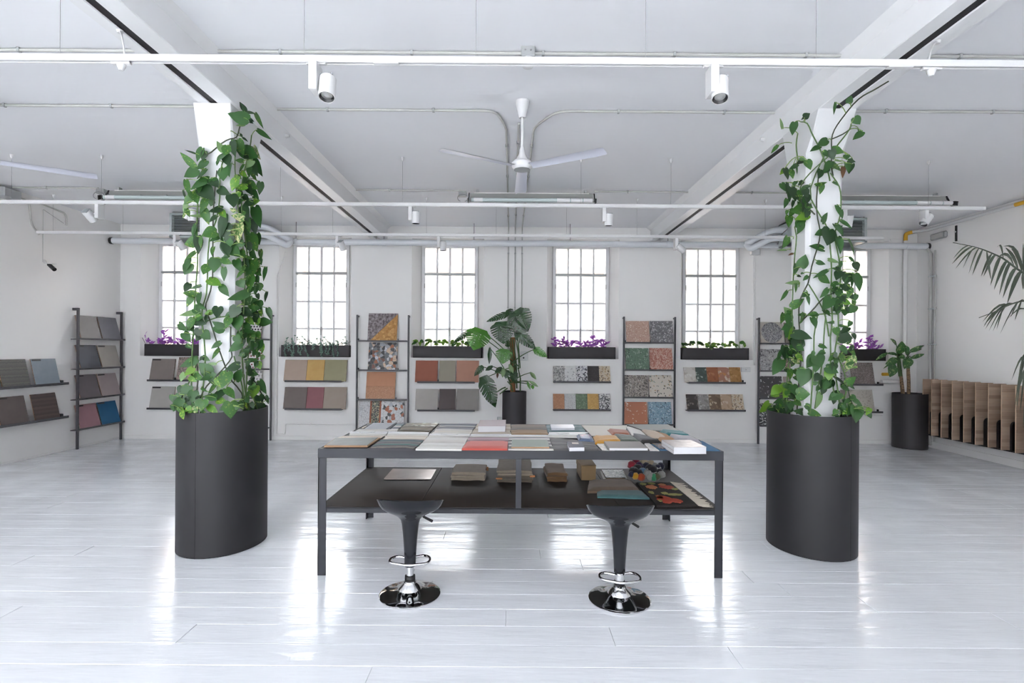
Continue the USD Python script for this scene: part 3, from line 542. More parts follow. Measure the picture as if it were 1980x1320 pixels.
def board(name, label, cat, M, w, h, mat_, group, parts=(), tagged=False, edge='board_edge', zone=None):
    """A sample board standing in the frame M: local x along the wall, y out of the wall (the face looks to -y), z up; the base is at the origin."""
    M = np.asarray(M, float); t = thing(name, label, cat, M[:3, 3], group)
    x = UsdGeom.Xformable(t); R = Gf.Matrix4d(1.0)
    for i in range(3):
        for j in range(4): R[j, i] = float(M[i, j])
    x.ClearXformOpOrder(); t.RemoveProperty('xformOp:translate'); x.AddTransformOp().Set(R); ORG[str(t.GetPath())] = np.zeros(3)
    if zone: zone(t, w, h)
    else: obj('face', boxm((-w / 2, 0, 0), (w / 2, TH * .55, h), .0015), mat_, t)
    obj('backing', boxm((-w / 2, TH * .55, 0), (w / 2, TH, h), .001), edge, t)
    if tagged: obj('name_tag', boxm((-w / 2 + .012, -.0025, h - .03), (-w / 2 + .155, .001, h - .008), .0008), 'tag', t, label='small black name tag')
    return t
def lean(x, y, z, a, yaw=0.0):
    """A frame at (x, y, z) leaning back by a; yaw 0 faces the viewer, turned about z otherwise."""
    c, s = math.cos(a), math.sin(a)
    return rotz(yaw, (x, y, z + TH * s)) @ np.array([[1, 0, 0, 0], [0, c, s, 0], [0, -s, c, 0], [0, 0, 0, 1.0]])
def ledge(px0, px1, py, label, stops=()):
    """A thin dark picture ledge on the back wall; returns its height."""
    a, b = P(px0, py, 9.0), P(px1, py, 9.0); z = (a[2] + b[2]) / 2; t = thing('display_ledge', label, 'ledge', ((a[0] + b[0]) / 2, 9.05, z))
    obj('tray', B().box((a[0], 8.985, z - .012), (b[0], YB, z + .0), .002), 'shelf_steel', t); obj('lip', boxm((a[0], 8.975, z - .014), (b[0], 8.985, z + .018), .002), 'shelf_steel', t)
    for s in stops: x = P(s, py, 9.0)[0]; obj('stop_block', boxm((x - .010, 8.99, z + .0), (x + .010, 9.02, z + .05), .003), 'black', t)
    return z
def row(z, items, top, group, where, lp=0.0, tagged=False, names='sample_board', y0=8.992):
    """items: (px0, px1, material, colour words)."""
    for px0, px1, m, words in items:
        a, b = P(px0, 700, 9.01), P(px1, 700, 9.01); w = b[0] - a[0] - .004; x = (a[0] + b[0]) / 2
        h = P((px0 + px1) / 2, top, 9.03)[2] - z; ang = math.asin(min(.9, (YB - .012 - y0 - TH) / h))
        board(names, f'{words} sample board {where}', 'sample board', lean(x, y0 + TH * .3, z + .0015, ang), w, h, m, group, tagged=tagged)
G1, G2 = 'sample boards on the wall ledges', 'sample boards on the ladder racks'
def under_windows():
    w1 = 'on the ledge under the first window from the left'
    z = ledge(285.5, 392, 735.5, 'upper dark ledge under the first window, beside the left column', (338,)); row(z, [(289, 335, 'warm_grey', 'brown-grey')], 693, G1, 'on the upper ' + w1[7:], tagged=True); row(z, [(341, 388, 'tz_mixb', 'brown pebbled terrazzo')], 690, G1, 'on the upper ' + w1[7:])
    z = ledge(285, 392, 790, 'lower dark ledge under the first window, beside the left column'); row(z, [(289, 335, 'light_grey', 'pale grey')], 747, G1, 'on the lower ' + w1[7:], tagged=True); row(z, [(341, 388, 'sand', 'sand coloured')], 747, G1, 'on the lower ' + w1[7:])
    u, l = 'on the upper ledge under the {} window', 'on the lower ledge under the {} window'
    z = ledge(551, 661, 737, 'upper dark ledge under the second window from the left'); row(z, [(548.5, 592, 'beige_pink', 'beige pink'), (592, 626, 'ochre_wash', 'washed ochre'), (626, 669.5, 'olive', 'olive green')], 695, G1, u.format('second'))
    z = ledge(551, 661, 791, 'lower dark ledge under the second window from the left'); row(z, [(548, 592, 'taupe', 'dark taupe'), (592, 625, 'plum', 'dusty plum'), (625, 669, 'greige', 'warm greige')], 748, G1, l.format('second'))
    z = ledge(807, 918, 739, 'upper dark ledge under the third window from the left', (847.2,)); row(z, [(802.5, 846, 'terracotta', 'terracotta'), (848.5, 880.5, 'sage_grey', 'sage grey'), (882, 926, 'peach', 'peach pink')], 696.5, G1, u.format('third'))
    z = ledge(807, 918, 793.5, 'lower dark ledge under the third window from the left', (847.2,)); row(z, [(803, 847, 'pale_grey', 'pale grey'), (849, 881, 'umber', 'dark umber'), (883, 926, 'mid_grey', 'mid grey')], 751.5, G1, l.format('third'))
    q = [1070, 1092.3, 1114.3, 1136.8, 1159, 1181]
    z = ledge(1070, 1181, 738.5, 'upper dark ledge under the fourth window, right of the monstera'); row(z, [(a, b, m, n) for a, b, m, n in zip(q, q[1:], ('tz_mix', 'tz_white', 'tz_dalmata', 'tz_black', 'tz_cream'), ('speckled grey terrazzo', 'white terrazzo', 'black-spotted white terrazzo', 'plain black', 'brown-flecked cream terrazzo'))], 706.8, G1, u.format('fourth'), names='terrazzo_sample')
    z = ledge(1069.5, 1180.5, 792.5, 'lower dark ledge under the fourth window, right of the monstera'); row(z, [(a, b, m, n) for a, b, m, n in zip(q, q[1:], ('tz_terra', 'tz_pale', 'tz_green', 'tz_ochre', 'tz_bw'), ('terracotta terrazzo', 'pale grey terrazzo', 'green terrazzo', 'ochre terrazzo', 'black and white terrazzo'))], 760.8, G1, l.format('fourth'), names='terrazzo_sample')
    q = [1324, 1346.7, 1368.3, 1390.3, 1412.5, 1434.5]
    z = ledge(1331, 1441, 740, 'upper dark ledge under the fifth window, below the wall socket', (1436.5,)); row(z, [(a, b, m, n) for a, b, m, n in zip(q, q[1:], ('br_white', 'br_green', 'br_red', 'br_pink', 'br_gold'), ('white marble', 'dark green marble', 'brick red marble', 'pink breccia marble', 'golden brown marble'))], 709.3, G1, u.format('fifth'), names='marble_sample')
    q = [1329, 1351.3, 1373.3, 1395.5, 1417, 1440]
    z = ledge(1329, 1441, 793.5, 'lower dark ledge under the fifth window, left of the last rack'); row(z, [(a, b, m, n) for a, b, m, n in zip(q, q[1:], ('br_black', 'br_grey', 'br_brown', 'br_beige', 'tz_cream'), ('black pebbled marble', 'grey speckled marble', 'brown pebbled marble', 'beige marble', 'cream marble'))], 761.8, G1, l.format('fifth'), names='marble_sample')
    z = ledge(1600, 1706.5, 743.5, 'upper dark ledge under the sixth window, right of the right column', (1698,)); row(z, [(1601, 1643, 'tz_lt2', 'pale grey speckled'), (1648, 1692, 'tz_porf', 'purple-brown speckled')], 700.5, G1, u.format('sixth'))
    z = ledge(1600, 1706, 796.5, 'lower dark ledge under the sixth window, right of the right column', (1697.5,)); row(z, [(1601, 1643, 'mid_grey', 'plain mid grey'), (1646, 1692, 'tz_sabbia', 'sand speckled')], 753, G1, l.format('sixth'))
under_windows()
def rack(px0, px1, pys, label, stops=((), (), (), ()), y=9.0):
    t = thing('ladder_rack', label, 'rack', (X((px0 + px1) / 2, y), y, 0)); x0, x1 = X(px0, y), X(px1, y)
    for x in (x0, x1): obj('post', boxm((x - .014, y + .0, 0), (x + .014, y + .028, 2.2), .002), 'shelf_steel', t); obj('wall_fixing', boxm((x - .01, y + .028, 2.165), (x + .01, YB, 2.19), .002), 'shelf_steel', t)
    zs = []
    for py, st in zip(pys, stops):
        z = (P(px0, py, y)[2] + P(px1, py, y)[2]) / 2; zs.append(z)
        s = obj('shelf', boxm((x0 + .013, y - .025, z - .012), (x1 - .013, y + .06, z), .002), 'shelf_steel', t); obj('shelf_lip', boxm((x0 + .013, y - .03, z - .014), (x1 - .013, y - .024, z + .012), .001), 'shelf_steel', s)
        for x, hw in [(X(q, y), .012 if q < px0 + 5 else .004) for q in st]: obj('stop_block', boxm((x - hw, y - .024, z), (x + hw, y + .0, z + .04), .003), 'black', s)
    return zs
def racked(z, px0, px1, top, m, words, where, y=8.98, zone=None, name='sample_board'):
    a, b = P(px0, 700, y), P(px1, 700, y); w = b[0] - a[0]; h = (P(px0, top, y + .05)[2] - z) * 1.01; ang = math.asin(min(.5, .085 / h))
    board(name, f'{words} sample board {where}', 'sample board', lean((a[0] + b[0]) / 2, y, z + .0015, ang), w, h, m, G2, zone=zone)
def diag(t, w, h):
    T = np.array([[1, 0, 0, -w / 2], [0, 0, -1, TH * .55], [0, 1, 0, 0]])
    obj('face', B().prism([(0, 0), (w * .08, 0), (w, h * .98), (w, h), (0, h)], 0, TH * .55, M=T), 'marble_dark', t, label='dark veined marble half'); obj('inlay', B().prism([(w * .085, 0), (w, 0), (w, h * .975)], 0, TH * .55, M=T), 'mos_gold', t, label='golden mosaic half')
def halves(t, w, h):
    obj('face', boxm((-w / 2, 0, 0), (w / 2, TH * .55, h * .47), .0015), 'tz_terra', t); obj('upper_tile', boxm((-w / 2, 0, h * .474), (w / 2, TH * .55, h), .0015), 'cork_pink', t)
def triple(t, w, h):
    q = [0, .24, .275, .45, .485, 1.0]
    for a, b, m, n in zip(q, q[1:], ('mos_white', 'mos_brick', 'mos_dark', 'mos_brick', 'mos_palla'), ('white_mosaic', 'brick_border', 'dark_mosaic', 'brick_border', 'pebble_mosaic')): obj(n, boxm((-w / 2 + a * w + .001, 0, 0), (-w / 2 + b * w - .001, TH * .55, h), .0012), m, t)
def disc(t, w, h):
    obj('face', boxm((-w / 2, .001, 0), (w / 2, TH * .55, h), .0015), 'sand', t); obj('disc', B().prism([(w * .455 * math.cos(a), h / 2 + w * .455 * math.sin(a)) for a in np.linspace(0, 2 * math.pi, 48, endpoint=False)], 0, .006, M=[[1, 0, 0, 0], [0, 0, -1, .004], [0, 1, 0, 0]]), 'tz_fine', t, label='round grey terrazzo disc')
def racks():
    zs = rack(424, 523.5, (656, 713, 769, 826), 'dark ladder rack behind the left column, mostly hidden by vines'); w = 'on the rack behind the left column'
    for z, tp, m, n in zip(zs, (605, 661, 717, 774), ('sq_black', 'sq_red', 'sq_grey', 'bone'), ('black and white square mosaic', 'red and white square mosaic', 'grey and white square mosaic', 'bone coloured plain')): racked(z, 458, 503, tp, m, n, w)
    zs = rack(690, 789.5, (659, 715.5, 772, 829), 'dark ladder rack between the second and third windows, left of the table', ((693, 770), (693, 770), (693, 767), ())); w = 'on the rack left of the monstera'
    racked(zs[0], 710, 766.5, 605.5, None, 'diagonally split dark marble and gold mosaic', w, zone=diag); racked(zs[1], 711, 767, 662, 'mos_crazy', 'crazy-paved multicoloured marble', w); racked(zs[2], 707, 763.5, 719, None, 'two-tone terracotta', w, zone=halves); racked(zs[3], 693, 781, 775, None, 'wide white and dark mosaic', w, zone=triple)
    zs = rack(1206.5, 1305.5, (662.5, 715, 768, 820.5), 'dark ladder rack between the fourth and fifth windows, full of terrazzo tiles', [(1208.4, 1257.5) if k == 0 else (1257.5 - .9 * k,) for k in range(4)])
    for k, (z, tp, a, b) in enumerate(zip(zs, (620, 672.5, 725, 777), (('tz_pink', 'pale pink terrazzo'), ('tz_verde', 'green terrazzo'), ('tz_brown', 'grey-brown terrazzo'), ('tz_cotto', 'white-flecked terracotta')), (('tz_grey2', 'white-flecked grey terrazzo'), ('tz_rosso', 'red and pink terrazzo'), ('tz_avorio', 'ivory terrazzo'), ('tz_azul', 'blue terrazzo')))):
        w = 'on the rack between the fourth and fifth windows'
        racked(z, 1211.5 - k, 1256.5 - k, tp, *a, w); racked(z, 1258.5 - k * .8, 1302.8 - k * .8, tp, *b, w)
    zs = rack(1468, 1567, (664, 717, 770, 823), 'dark ladder rack left of the right column, partly behind vines'); w = 'on the rack left of the right column'
    racked(zs[0], 1472, 1517, 622, None, 'grey disc on white', w, zone=disc); racked(zs[1], 1471, 1517.5, 674.5, 'tz_lt2', 'light grey terrazzo', w); racked(zs[2], 1470, 1516, 727, 'tz_nero', 'black terrazzo with pale flecks', w); racked(zs[3], 1470, 1516, 779.5, 'tz_nb', 'black and white coarse terrazzo', w)
    for z, tp, m, n in zip(zs, (623, 675, 728), ('tz_porf', 'tz_mixb', 'rose_grey'), ('dark brown speckled', 'pinkish speckled', 'rose grey')): racked(z, 1520, 1563, tp, m, n, w)
racks()
# left wall: two ledges and a ladder rack, seen along the wall
def wall_ledge(Y0, Y1, z, label):
    x = XL; t = thing('display_ledge', label, 'ledge', (x, (Y0 + Y1) / 2, z))
    obj('tray', boxm((x, Y0, z - .014), (x + .115, Y1, z), .002), 'shelf_steel', t); obj('lip', boxm((x + .113, Y0, z - .018), (x + .122, Y1, z + .018), .002), 'shelf_steel', t)
    obj('stop_block', boxm((x + .05, Y1 - .11, z), (x + .09, Y1 - .06, z + .05), .003), 'black', t)
def side(Yc, z, w, h, m, words, where, ang, x, tagged=False, group=G1):
    board('sample_board', f'{words} sample board {where}', 'sample board', lean(x, Yc, z + .0015, ang, math.pi / 2), w, h, m, group, tagged=tagged)
def left_wall():
    z = 1.05; wall_ledge(6.2, 7.92, z, 'upper dark ledge on the left wall'); w = 'on the upper ledge of the left wall'
    for Y, m, n, tg in ((6.66, 'taupe', 'taupe', False), (7.11, 'oak_dark', 'dark grey oak', False), (7.59, 'blue_grey', 'blue-grey', True)): side(Y, z, .40, .385, m, n, w, .22, XL + .105, tg)
    z = .54; wall_ledge(6.2, 7.92, z, 'lower dark ledge on the left wall'); w = 'on the lower ledge of the left wall'
    for Y, m, n, tg in ((6.62, 'umber', 'umber', False), (7.09, 'brown_leather', 'dull brown', True), (7.59, 'wenge', 'striped dark wood', False)): side(Y, z, .40, .385, m, n, w, .22, XL + .105, tg)
    Ya, Yb = 8.12, 9.02; xp = XL + .07
    t = thing('ladder_rack', 'dark ladder rack on the left wall beside the corner', 'rack', (xp, (Ya + Yb) / 2, 0))
    for Y in (Ya, Yb): obj('post', boxm((xp, Y - .015, 0), (xp + .03, Y + .015, 2.22), .002), 'shelf_steel', t); obj('wall_fixing', boxm((XL, Y - .012, 2.18), (xp + .03, Y + .012, 2.22), .002), 'shelf_steel', t)
    cols = ((('cement', 'concrete grey'), ('dim_grey', 'mottled grey')), (('slate', 'slate blue'), ('bone', 'bone white')), (('mauve_grey', 'mauve grey'), ('rose_grey', 'pale rose grey')), (('rose', 'dusty pink'), ('petrol', 'petrol blue')))  # dim_grey is two greys mottled by noise
    for k, z in enumerate((1.735, 1.262, .785, .31)):
        s = obj('shelf', boxm((XL + .03, Ya - .07, z - .012), (xp + .06, Yb + .03, z), .002), 'shelf_steel', t); obj('shelf_lip', boxm((xp + .056, Ya - .03, z - .014), (xp + .064, Yb + .03, z + .014), .002), 'shelf_steel', s)
        for (m, n), Y in zip(cols[k], (8.345, 8.775)): side(Y, z, .40, .385, m, n, 'on the rack of the left wall', .27, xp + .052, k > 0, G2)
left_wall()
# ---------------------------------------------------------------- oval planters round the columns
def oval_planter(cx, cy, a, b, h, seam, label, hole):
    t = thing('oval_planter', label, 'planter', (cx, cy, 0)); n = 72; ang = np.linspace(0, 2 * math.pi, n, endpoint=False)
    def ring(s, z): return np.c_[cx + (a - s) * np.cos(ang), cy + (b - s) * np.sin(ang), np.full(n, z)]
    rows = [ring(.012, 0), ring(.0, .004), ring(0, h - .003), ring(.002, h), ring(.006, h), ring(.008, h - .004), ring(.008, h - .12)]
    V = np.vstack(rows); i, j = np.meshgrid(np.arange(len(rows) - 1), np.arange(n), indexing='ij'); k = (j + 1) % n
    q = np.stack([i * n + j, i * n + k, (i + 1) * n + k, (i + 1) * n + j], -1).reshape(-1, 4)
    obj('shell', B().add(V, np.vstack([q[:, [0, 1, 2]], q[:, [0, 2, 3]]])), 'planter', t, 40)
    for sa in seam:
        c, s = math.cos(sa), math.sin(sa); p = np.array([cx + a * c, cy + b * s, 0]); nn = np.array([c / a, s / b, 0]); nn /= np.linalg.norm(nn); tt = np.array([-nn[1], nn[0], 0])
        M = np.eye(4); M[:3, 0], M[:3, 1], M[:3, 2], M[:3, 3] = tt, nn, [0, 0, 1], p
        obj('seam', boxm((-.003, -.004, .003), (.003, .0012, h - .002), 0, M), 'black', t)
    from shapely.geometry import Polygon, box as sbox
    pl = Polygon([(cx + (a - .008) * math.cos(g), cy + (b - .008) * math.sin(g)) for g in ang]).difference(sbox(*hole)); m = trimesh.creation.extrude_polygon(pl, .03, engine='earcut'); m.apply_translation([0, 0, h - .13])
    obj('soil', m, 'soil', t)
oval_planter(-2.385, 4.29, .325, .36, 1.112, (math.radians(-93), math.radians(87)), 'tall oval black planter round the left column', (-2.505, 4.095, -2.21, 4.365))
oval_planter(2.495, 4.31, .325, .355, 1.112, (math.radians(-68), math.radians(112)), 'tall oval black planter round the right column', (2.34, 4.115, 2.64, 4.385))
# ---------------------------------------------------------------- table
TX0, TX1, TY0, TY1, TZ, SZ = -1.37, 1.505, 3.67, 4.94, .90, .484
mat('shelf_board', '2a2522', .7, bump=((40, 40, 40), .1, .002), var=((2.2, 6, 6), '322a24', .2))
def table():
    t = thing('display_table', 'long dark steel display table covered with fabric and tile samples', 'table', (.07, 4.3, 0)); w, q = .058, .006
    for x, sx in ((TX0, 1), (TX1, -1)):
        for y, sy in ((TY0, 1), (TY1, -1)): obj('leg', B().box((x, y, 0), (x + sx * w, y + sy * q, TZ - .003), .001).box((x, y, 0), (x + sx * q, y + sy * w, TZ - .003), .001), 'dark_steel', t)
    for y, s in ((TY0, 1), (TY1, -1)):
        obj('rail', B().box((TX0 - .002, y - s * .002, TZ - .066), (TX1 + .002, y + s * .005, TZ), .0015).box((TX0, y, TZ - .006), (TX1, y + s * .04, TZ - .001)), 'dark_steel', t)
        obj('lower_rail', B().box((TX0 + .055, y + s * .006, SZ - .04), (TX1 - .055, y + s * .012, SZ - .001), .001).box((TX0 + .055, y + s * .006, SZ - .008), (TX1 - .055, y + s * .05, SZ - .004)), 'dark_steel', t)
    for x, s in ((TX0, 1), (TX1, -1)):
        obj('rail', boxm((x, TY0 + .01, TZ - .066), (x + s * .006, TY1 - .01, TZ), .001), 'dark_steel', t); obj('lower_rail', boxm((x + s * .0, TY0 + .06, SZ - .04), (x + s * .006, TY1 - .06, SZ - .001), .001), 'dark_steel', t)
    obj('middle_post', B().box((.033, TY0 + .008, SZ - .004), (.073, TY0 + .014, TZ - .06), .001).box((.033, TY0 + .01, SZ), (.039, TY0 + .04, TZ - .06), .001), 'dark_steel', t); obj('middle_post', boxm((.033, TY1 - .014, SZ - .004), (.073, TY1 - .008, TZ - .06), .001), 'dark_steel', t)
    obj('tabletop', boxm((TX0 + .008, TY0 + .008, TZ - .018), (TX1 - .008, TY1 - .008, TZ - .004)), 'dark_steel', t)
    for a, b in zip((TX0 + .008, -.657, .06, .785), (-.659, .058, .783, TX1 - .008)): obj('shelf_panel', boxm((a + .0008, TY0 + .022, SZ - .016), (b - .0008, TY1 - .022, SZ), .0015), 'shelf_board', t)
table()
# ---------------------------------------------------------------- things on the table
def cols(n, *cs):
    for k, c in enumerate(cs): mat(f'{n}_{k}', c, .85, sheen=.15)
    return [f'{n}_{k}' for k in range(len(cs))]
def quad(c, z): return [PZ(x, y, z) for x, y in c]
def slab(c, z0, th, soft=0.0, wob=0.0, n=10, seed=0, lift=None):
    """A sheet on z0 whose top has the photograph's corners (front-left, front-right, back-right, back-left); soft rounds the rim, wob waves it."""
    q = quad(c, z0 + th); rs = np.random.RandomState(seed + int(c[0][0] * 7)); s = np.linspace(0, 1, n); U, V = np.meshgrid(s, s)
    A = ((1 - V) * (1 - U))[..., None] * q[0] + ((1 - V) * U)[..., None] * q[1] + (V * U)[..., None] * q[2] + (V * (1 - U))[..., None] * q[3]
    if wob:
        k = meshkit.fbm(A * [9, 9, 1] + seed * 3.7, 3, seed); e = np.minimum(np.minimum(U, 1 - U), np.minimum(V, 1 - V)); A[..., 2] += (k - .35) * wob
        d = meshkit.fbm(A * [5, 5, 1] + 11 + seed, 2, seed + 3)[..., None] - .5; A[..., :2] += d * wob * 1.2 * np.array([1, .6])
    bot = A.copy(); bot[..., 2] = z0
    if soft:
        e = np.minimum(np.minimum(U, 1 - U), np.minimum(V, 1 - V)) * (n - 1); A[..., 2] = np.where(e < .5, z0 + (A[..., 2] - z0) * (1 - soft), A[..., 2])
    A[..., 2] = np.maximum(A[..., 2], z0 + .001)
    b = B().grid(A).grid(bot[:, ::-1])
    for S, T in ((A[0], bot[0]), (A[:, -1], bot[:, -1]), (A[-1, ::-1], bot[-1, ::-1]), (A[::-1, 0], bot[::-1, 0])): b.grid(np.stack([T, S]))
    return b
def cen(c, z): return np.mean(quad(c, z), 0)
Z0 = TZ + .001
def sheet(name, label, cat, c, m, th=.006, z=Z0, soft=.5, wob=.006, group=None, smooth=True, seed=0):
    return solo(name, slab(c, z, th, soft, wob, seed=seed), m, label, cat, cen(c, z) * [1, 1, 0] + [0, 0, z], group, smooth)
def book(name, label, c, th, cover, pages, z=Z0, cat='book', extra=None):
    t = thing(name, label, cat, cen(c, z)); q = quad(c, z + th); g = np.mean(q, 0)
    def shrunk(k, z0, z1):
        p = [(a[0] + (g[0] - a[0]) * k, a[1] + (g[1] - a[1]) * k) for a in q]; return B().prism(p, z0, z1)
    obj('pages', shrunk(.012, z + .0025, z + th - .0025), pages, t); obj('front_cover', shrunk(0, z + th - .0025, z + th), cover, t); obj('back_cover', shrunk(0, z, z + .0025), cover, t)
    l = q[3] - q[0]; obj('spine', tubem([q[0] + [0, 0, -th / 2], q[3] + [0, 0, -th / 2]], .002, 6), cover, t)
    if extra: extra(t, q)
    return t
def swatches(name, label, c, mats_, n, th=.012, z=Z0, seed=0, cat='fabric samples', header=None):
    """A sample book: strips of cloth overlapping from back to front, each a part."""
    t = thing(name, label, cat, cen(c, z)); r = random.Random(seed + int(c[0][0])); fl, fr, br, bl = [np.array(p, float) for p in c]
    for k in range(n):
        a, b = k / n, min(1, (k + 1) / n + .25 / n); jl, jr = r.uniform(-.012, .012), r.uniform(-.012, .012)
        L = lambda s, p, q2, j: p + (q2 - p) * s + (fr - fl) * j
        cc = [L(a, fl, bl, jl), L(a, fr, br, jr), L(b, fr, br, jr), L(b, fl, bl, jl)]
        obj('swatch', slab([tuple(p) for p in cc], z, th * (.55 + .45 * (1 - k / n)) + (.0016 if k % 2 else 0) + r.uniform(0, .002), .35, .005, 6, k + seed), mats_[k % len(mats_)] if isinstance(mats_, list) else mats_, t, True)
    return t
def px(z, ox):  # corners given in nine-fold enlargements of the photograph
    return [(ox + x / 9, 800 + y / 9) for x, y in z]
def table_things():
    cr = cols('cream', 'e6d9c9', 'efe6d9', 'dfcfbd', 'e9e0d4'); wh = cols('cloth_white', 'ece9e3', 'e3dfd8', 'f1eee9', 'dcd6cf', 'e8e2da'); br = cols('umber', '6b6152', '7d725f', '5a5145', '8a7c66', '6f6351'); nv = cols('navy', '4b4f5f', '5d616f', '8b8a90', '3c3f4c', 'b9b3b0'); bg = cols('straw', 'cbbca6', 'd8cdbb', 'bfae97', 'e2d9ca'); gy = cols('grey_cloth', '5e5b5a', '6b6765', '4a4748', '757170', '555254'); tl = cols('teal_cloth', '6f8e91', '7f9699', '5d7f82', '8d9ea0'); wd = cols('veneer', '7e6f62', '8d7a68', '6a5c51', 'a5845f', '98764f')
    mat('grey_sheet', '8a8f8c', .5, var=(9, '9aa09b', .2)); mat('pale_blue', 'c4c9cf', .4); mat('coral', 'd4584a', .8, bump=(160, .4, .004), sheen=.2); mat('sage', 'a3aca1', .55); mat('pale_pink', 'cfbfc1', .6); mat('paper', 'efeff2', .7); mat('paper_white', 'f3f3f4', .5); mat('book_blue', 'a8b3c4', .35); mat('pouch', '62636f', .6); chips('denim', [(7, '5e6f8e'), (3, '6a7b99'), (1.2, 'c98fa0')], 34); mat('mustard', 'd99a20', .9, bump=(60, .3, .01), sheen=.3); mat('bottle', '42513f', .9, bump=(60, .3, .01), sheen=.3); mat('rust', 'a4562c', .9, bump=(60, .3, .01), sheen=.3); mat('charcoal', '5f5d60', .9, sheen=.2); mat('black_cloth', '2f2d2e', .9); mat('stone_board', 'a7a9a3', .5); mat('powder', 'd9c4ae', .9, var=(6, 'e2d4c4', .2)); mat('tan_cloth', 'c69d79', .9); mat('teal', '257c7e', .9, bump=(60, .3, .01), sheen=.3); mat('lilac', 'bcb7bb', .9, sheen=.2); mat('blue_cloth', '3f7399', .85, bump=(120, .3, .003)); mat('book_grey', '8f8985', .5); mat('photo_cover', 'b7ada6', .3, var=(14, 'd9d2cc', .15)); mat('board_tan', 'b9916b', .6)
    chips('rug_pattern', [(4, '3d3c42'), (2, '77727a'), (1, 'a98052')], 60); stripes('ikat', ['1f4c4d', '2e6f66', '77787a', '4a484d', '8a8378', '39414a', '58727a'], 'y', .028, .85, .008); chips('khaki_print', [(4, '6d6a54'), (2, '8d8a70'), (2, 'c9c6b4'), (1, '4c4b3d')], 45); chips('fleece', [(4, 'dedbd7'), (2, 'cfcbc7'), (1, 'e9e7e4')], 60)
    # first column
    t = thing('sample_board_flat', 'grey stone sheet on a tan board at the front left corner of the table', 'sample board', cen(px([(150, 575), (905, 575), (1130, 418), (350, 424)], 610), Z0))
    c = px([(150, 552), (905, 552), (1130, 412), (350, 418)], 610); obj('tan_board', slab(c, Z0, .012), 'board_tan', t); obj('stone_sheet', slab(px([(185, 535), (900, 538), (1085, 405), (355, 415)], 610), Z0 + .012, .004, .3, .004, seed=2), 'grey_sheet', t)
    swatches('swatch_book', 'peach cream swatch book behind the grey stone sheet', px([(330, 425), (1125, 418), (1210, 372), (490, 376)], 610), [cr[0], cr[2]], 2, .008)
    def binder(c, label, ox, rings=True, marks=False, seed=0):
        t = thing('sample_binder', label, 'binder', cen(px(c, ox), Z0)); fl, fr, b2, bl = [np.array(p, float) for p in px(c, ox)]; f = .45
        obj('pocket', slab([tuple(fl), tuple(fr), tuple(fr + (b2 - fr) * .55), tuple(fl + (bl - fl) * .55)], Z0, .008, .3, .002), wh[seed % 5], t); obj('header', slab([tuple(fl + (bl - fl) * .5), tuple(fr + (b2 - fr) * .5), tuple(b2), tuple(bl)], Z0, .013, .2, .001), 'paper_white', t)
        if rings:
            A = [PZ(*(fl + (fr - fl) * s + ((bl - fl) * .75)), Z0 + .014) for s in (.30, .68)]; m = (A[0] + A[1]) / 2 + [0, -.07, .006]
            obj('handle', tubem([(1 - a) ** 2 * A[0] + 2 * a * (1 - a) * m + a * a * A[1] for a in np.linspace(0, 1, 12)], .003, 6), 'paper_white', t, True)
            for a in A: obj('eyelet', boxm(a + [-.008, -.012, -.002], a + [.008, .012, .002], .001), 'conduit', t)
    binder([(590, 365), (1215, 368), (1265, 300), (600, 297)], 'white sample binder with rope handle at the left edge of the table', 610)
    swatches('swatch_book', 'thin white swatch strips behind the left white binder', px([(690, 290), (1380, 288), (1440, 262), (760, 258)], 610), wh, 2, .008)
    solo('sample_sheet', slab(px([(840, 262), (1215, 264), (1385, 150), (1010, 150)], 610), Z0, .008, .2), 'pale_blue', 'pale blue sheet at the back left of the table', 'sample sheet', cen(px([(840, 262), (1215, 264), (1385, 150), (1010, 150)], 610), Z0))
    solo('swatch_book', slab(px([(1225, 268), (1262, 268), (1425, 155), (1390, 152)], 610), Z0, .012, .4), nv[3], 'narrow navy-edged swatch folder beside the pale blue sheet', 'fabric samples', cen(px([(1225, 268), (1262, 268), (1425, 155), (1390, 152)], 610), Z0))
    swatches('swatch_book', 'blue and white striped swatches at the back, right of the pale blue sheet', px([(1275, 283), (1415, 283), (1560, 150), (1440, 150)], 610), [wh[0], nv[1], wh[1], tl[1], nv[2]], 5, .008)
    swatches('swatch_book', 'peach cream swatches at the back left edge, beyond the left binder', px([(800, 235), (830, 240), (1000, 155), (950, 150)], 610), [cr[0], nv[2], br[3]], 3, .006)
    # second column
    swatches('swatch_book', 'green and black patterned cloth samples at the front, second from the left', px([(945, 578), (1725, 585), (1885, 440), (1130, 432)], 610), ['ikat', gy[2], 'ikat', 'ikat', gy[1], 'ikat', 'ikat'], 7, .02)
    swatches('swatch_book', 'cream cloth samples behind the green patterned ones', px([(1180, 425), (1900, 432), (1965, 372), (1230, 368)], 610), cr, 4, .014)
    binder([(1245, 365), (1955, 372), (1975, 312), (1270, 297)], 'white sample header with faint print, second column of the table', 610, False, seed=1)
    swatches('swatch_book', 'khaki and brown cloth samples at the back, second column', px([(1425, 283), (1975, 290), (2150, 152), (1590, 150)], 610), [br[0], br[3], br[1], br[4], 'khaki_print', br[3], 'khaki_print'], 7, .018)
    # third column
    swatches('swatch_book', 'white cloth samples at the front, third column of the table', px([(40, 592), (835, 600), (950, 402), (250, 380)], 800), wh, 7, .016)
    binder([(262, 372), (960, 382), (985, 350), (285, 338)], 'narrow white binder with handle, third column of the table', 800, seed=2)
    swatches('swatch_book', 'off-white cloth samples behind the third binder', px([(310, 335), (985, 345), (1030, 268), (400, 250)], 800), [wh[1], cr[3], wh[3]], 4, .012)
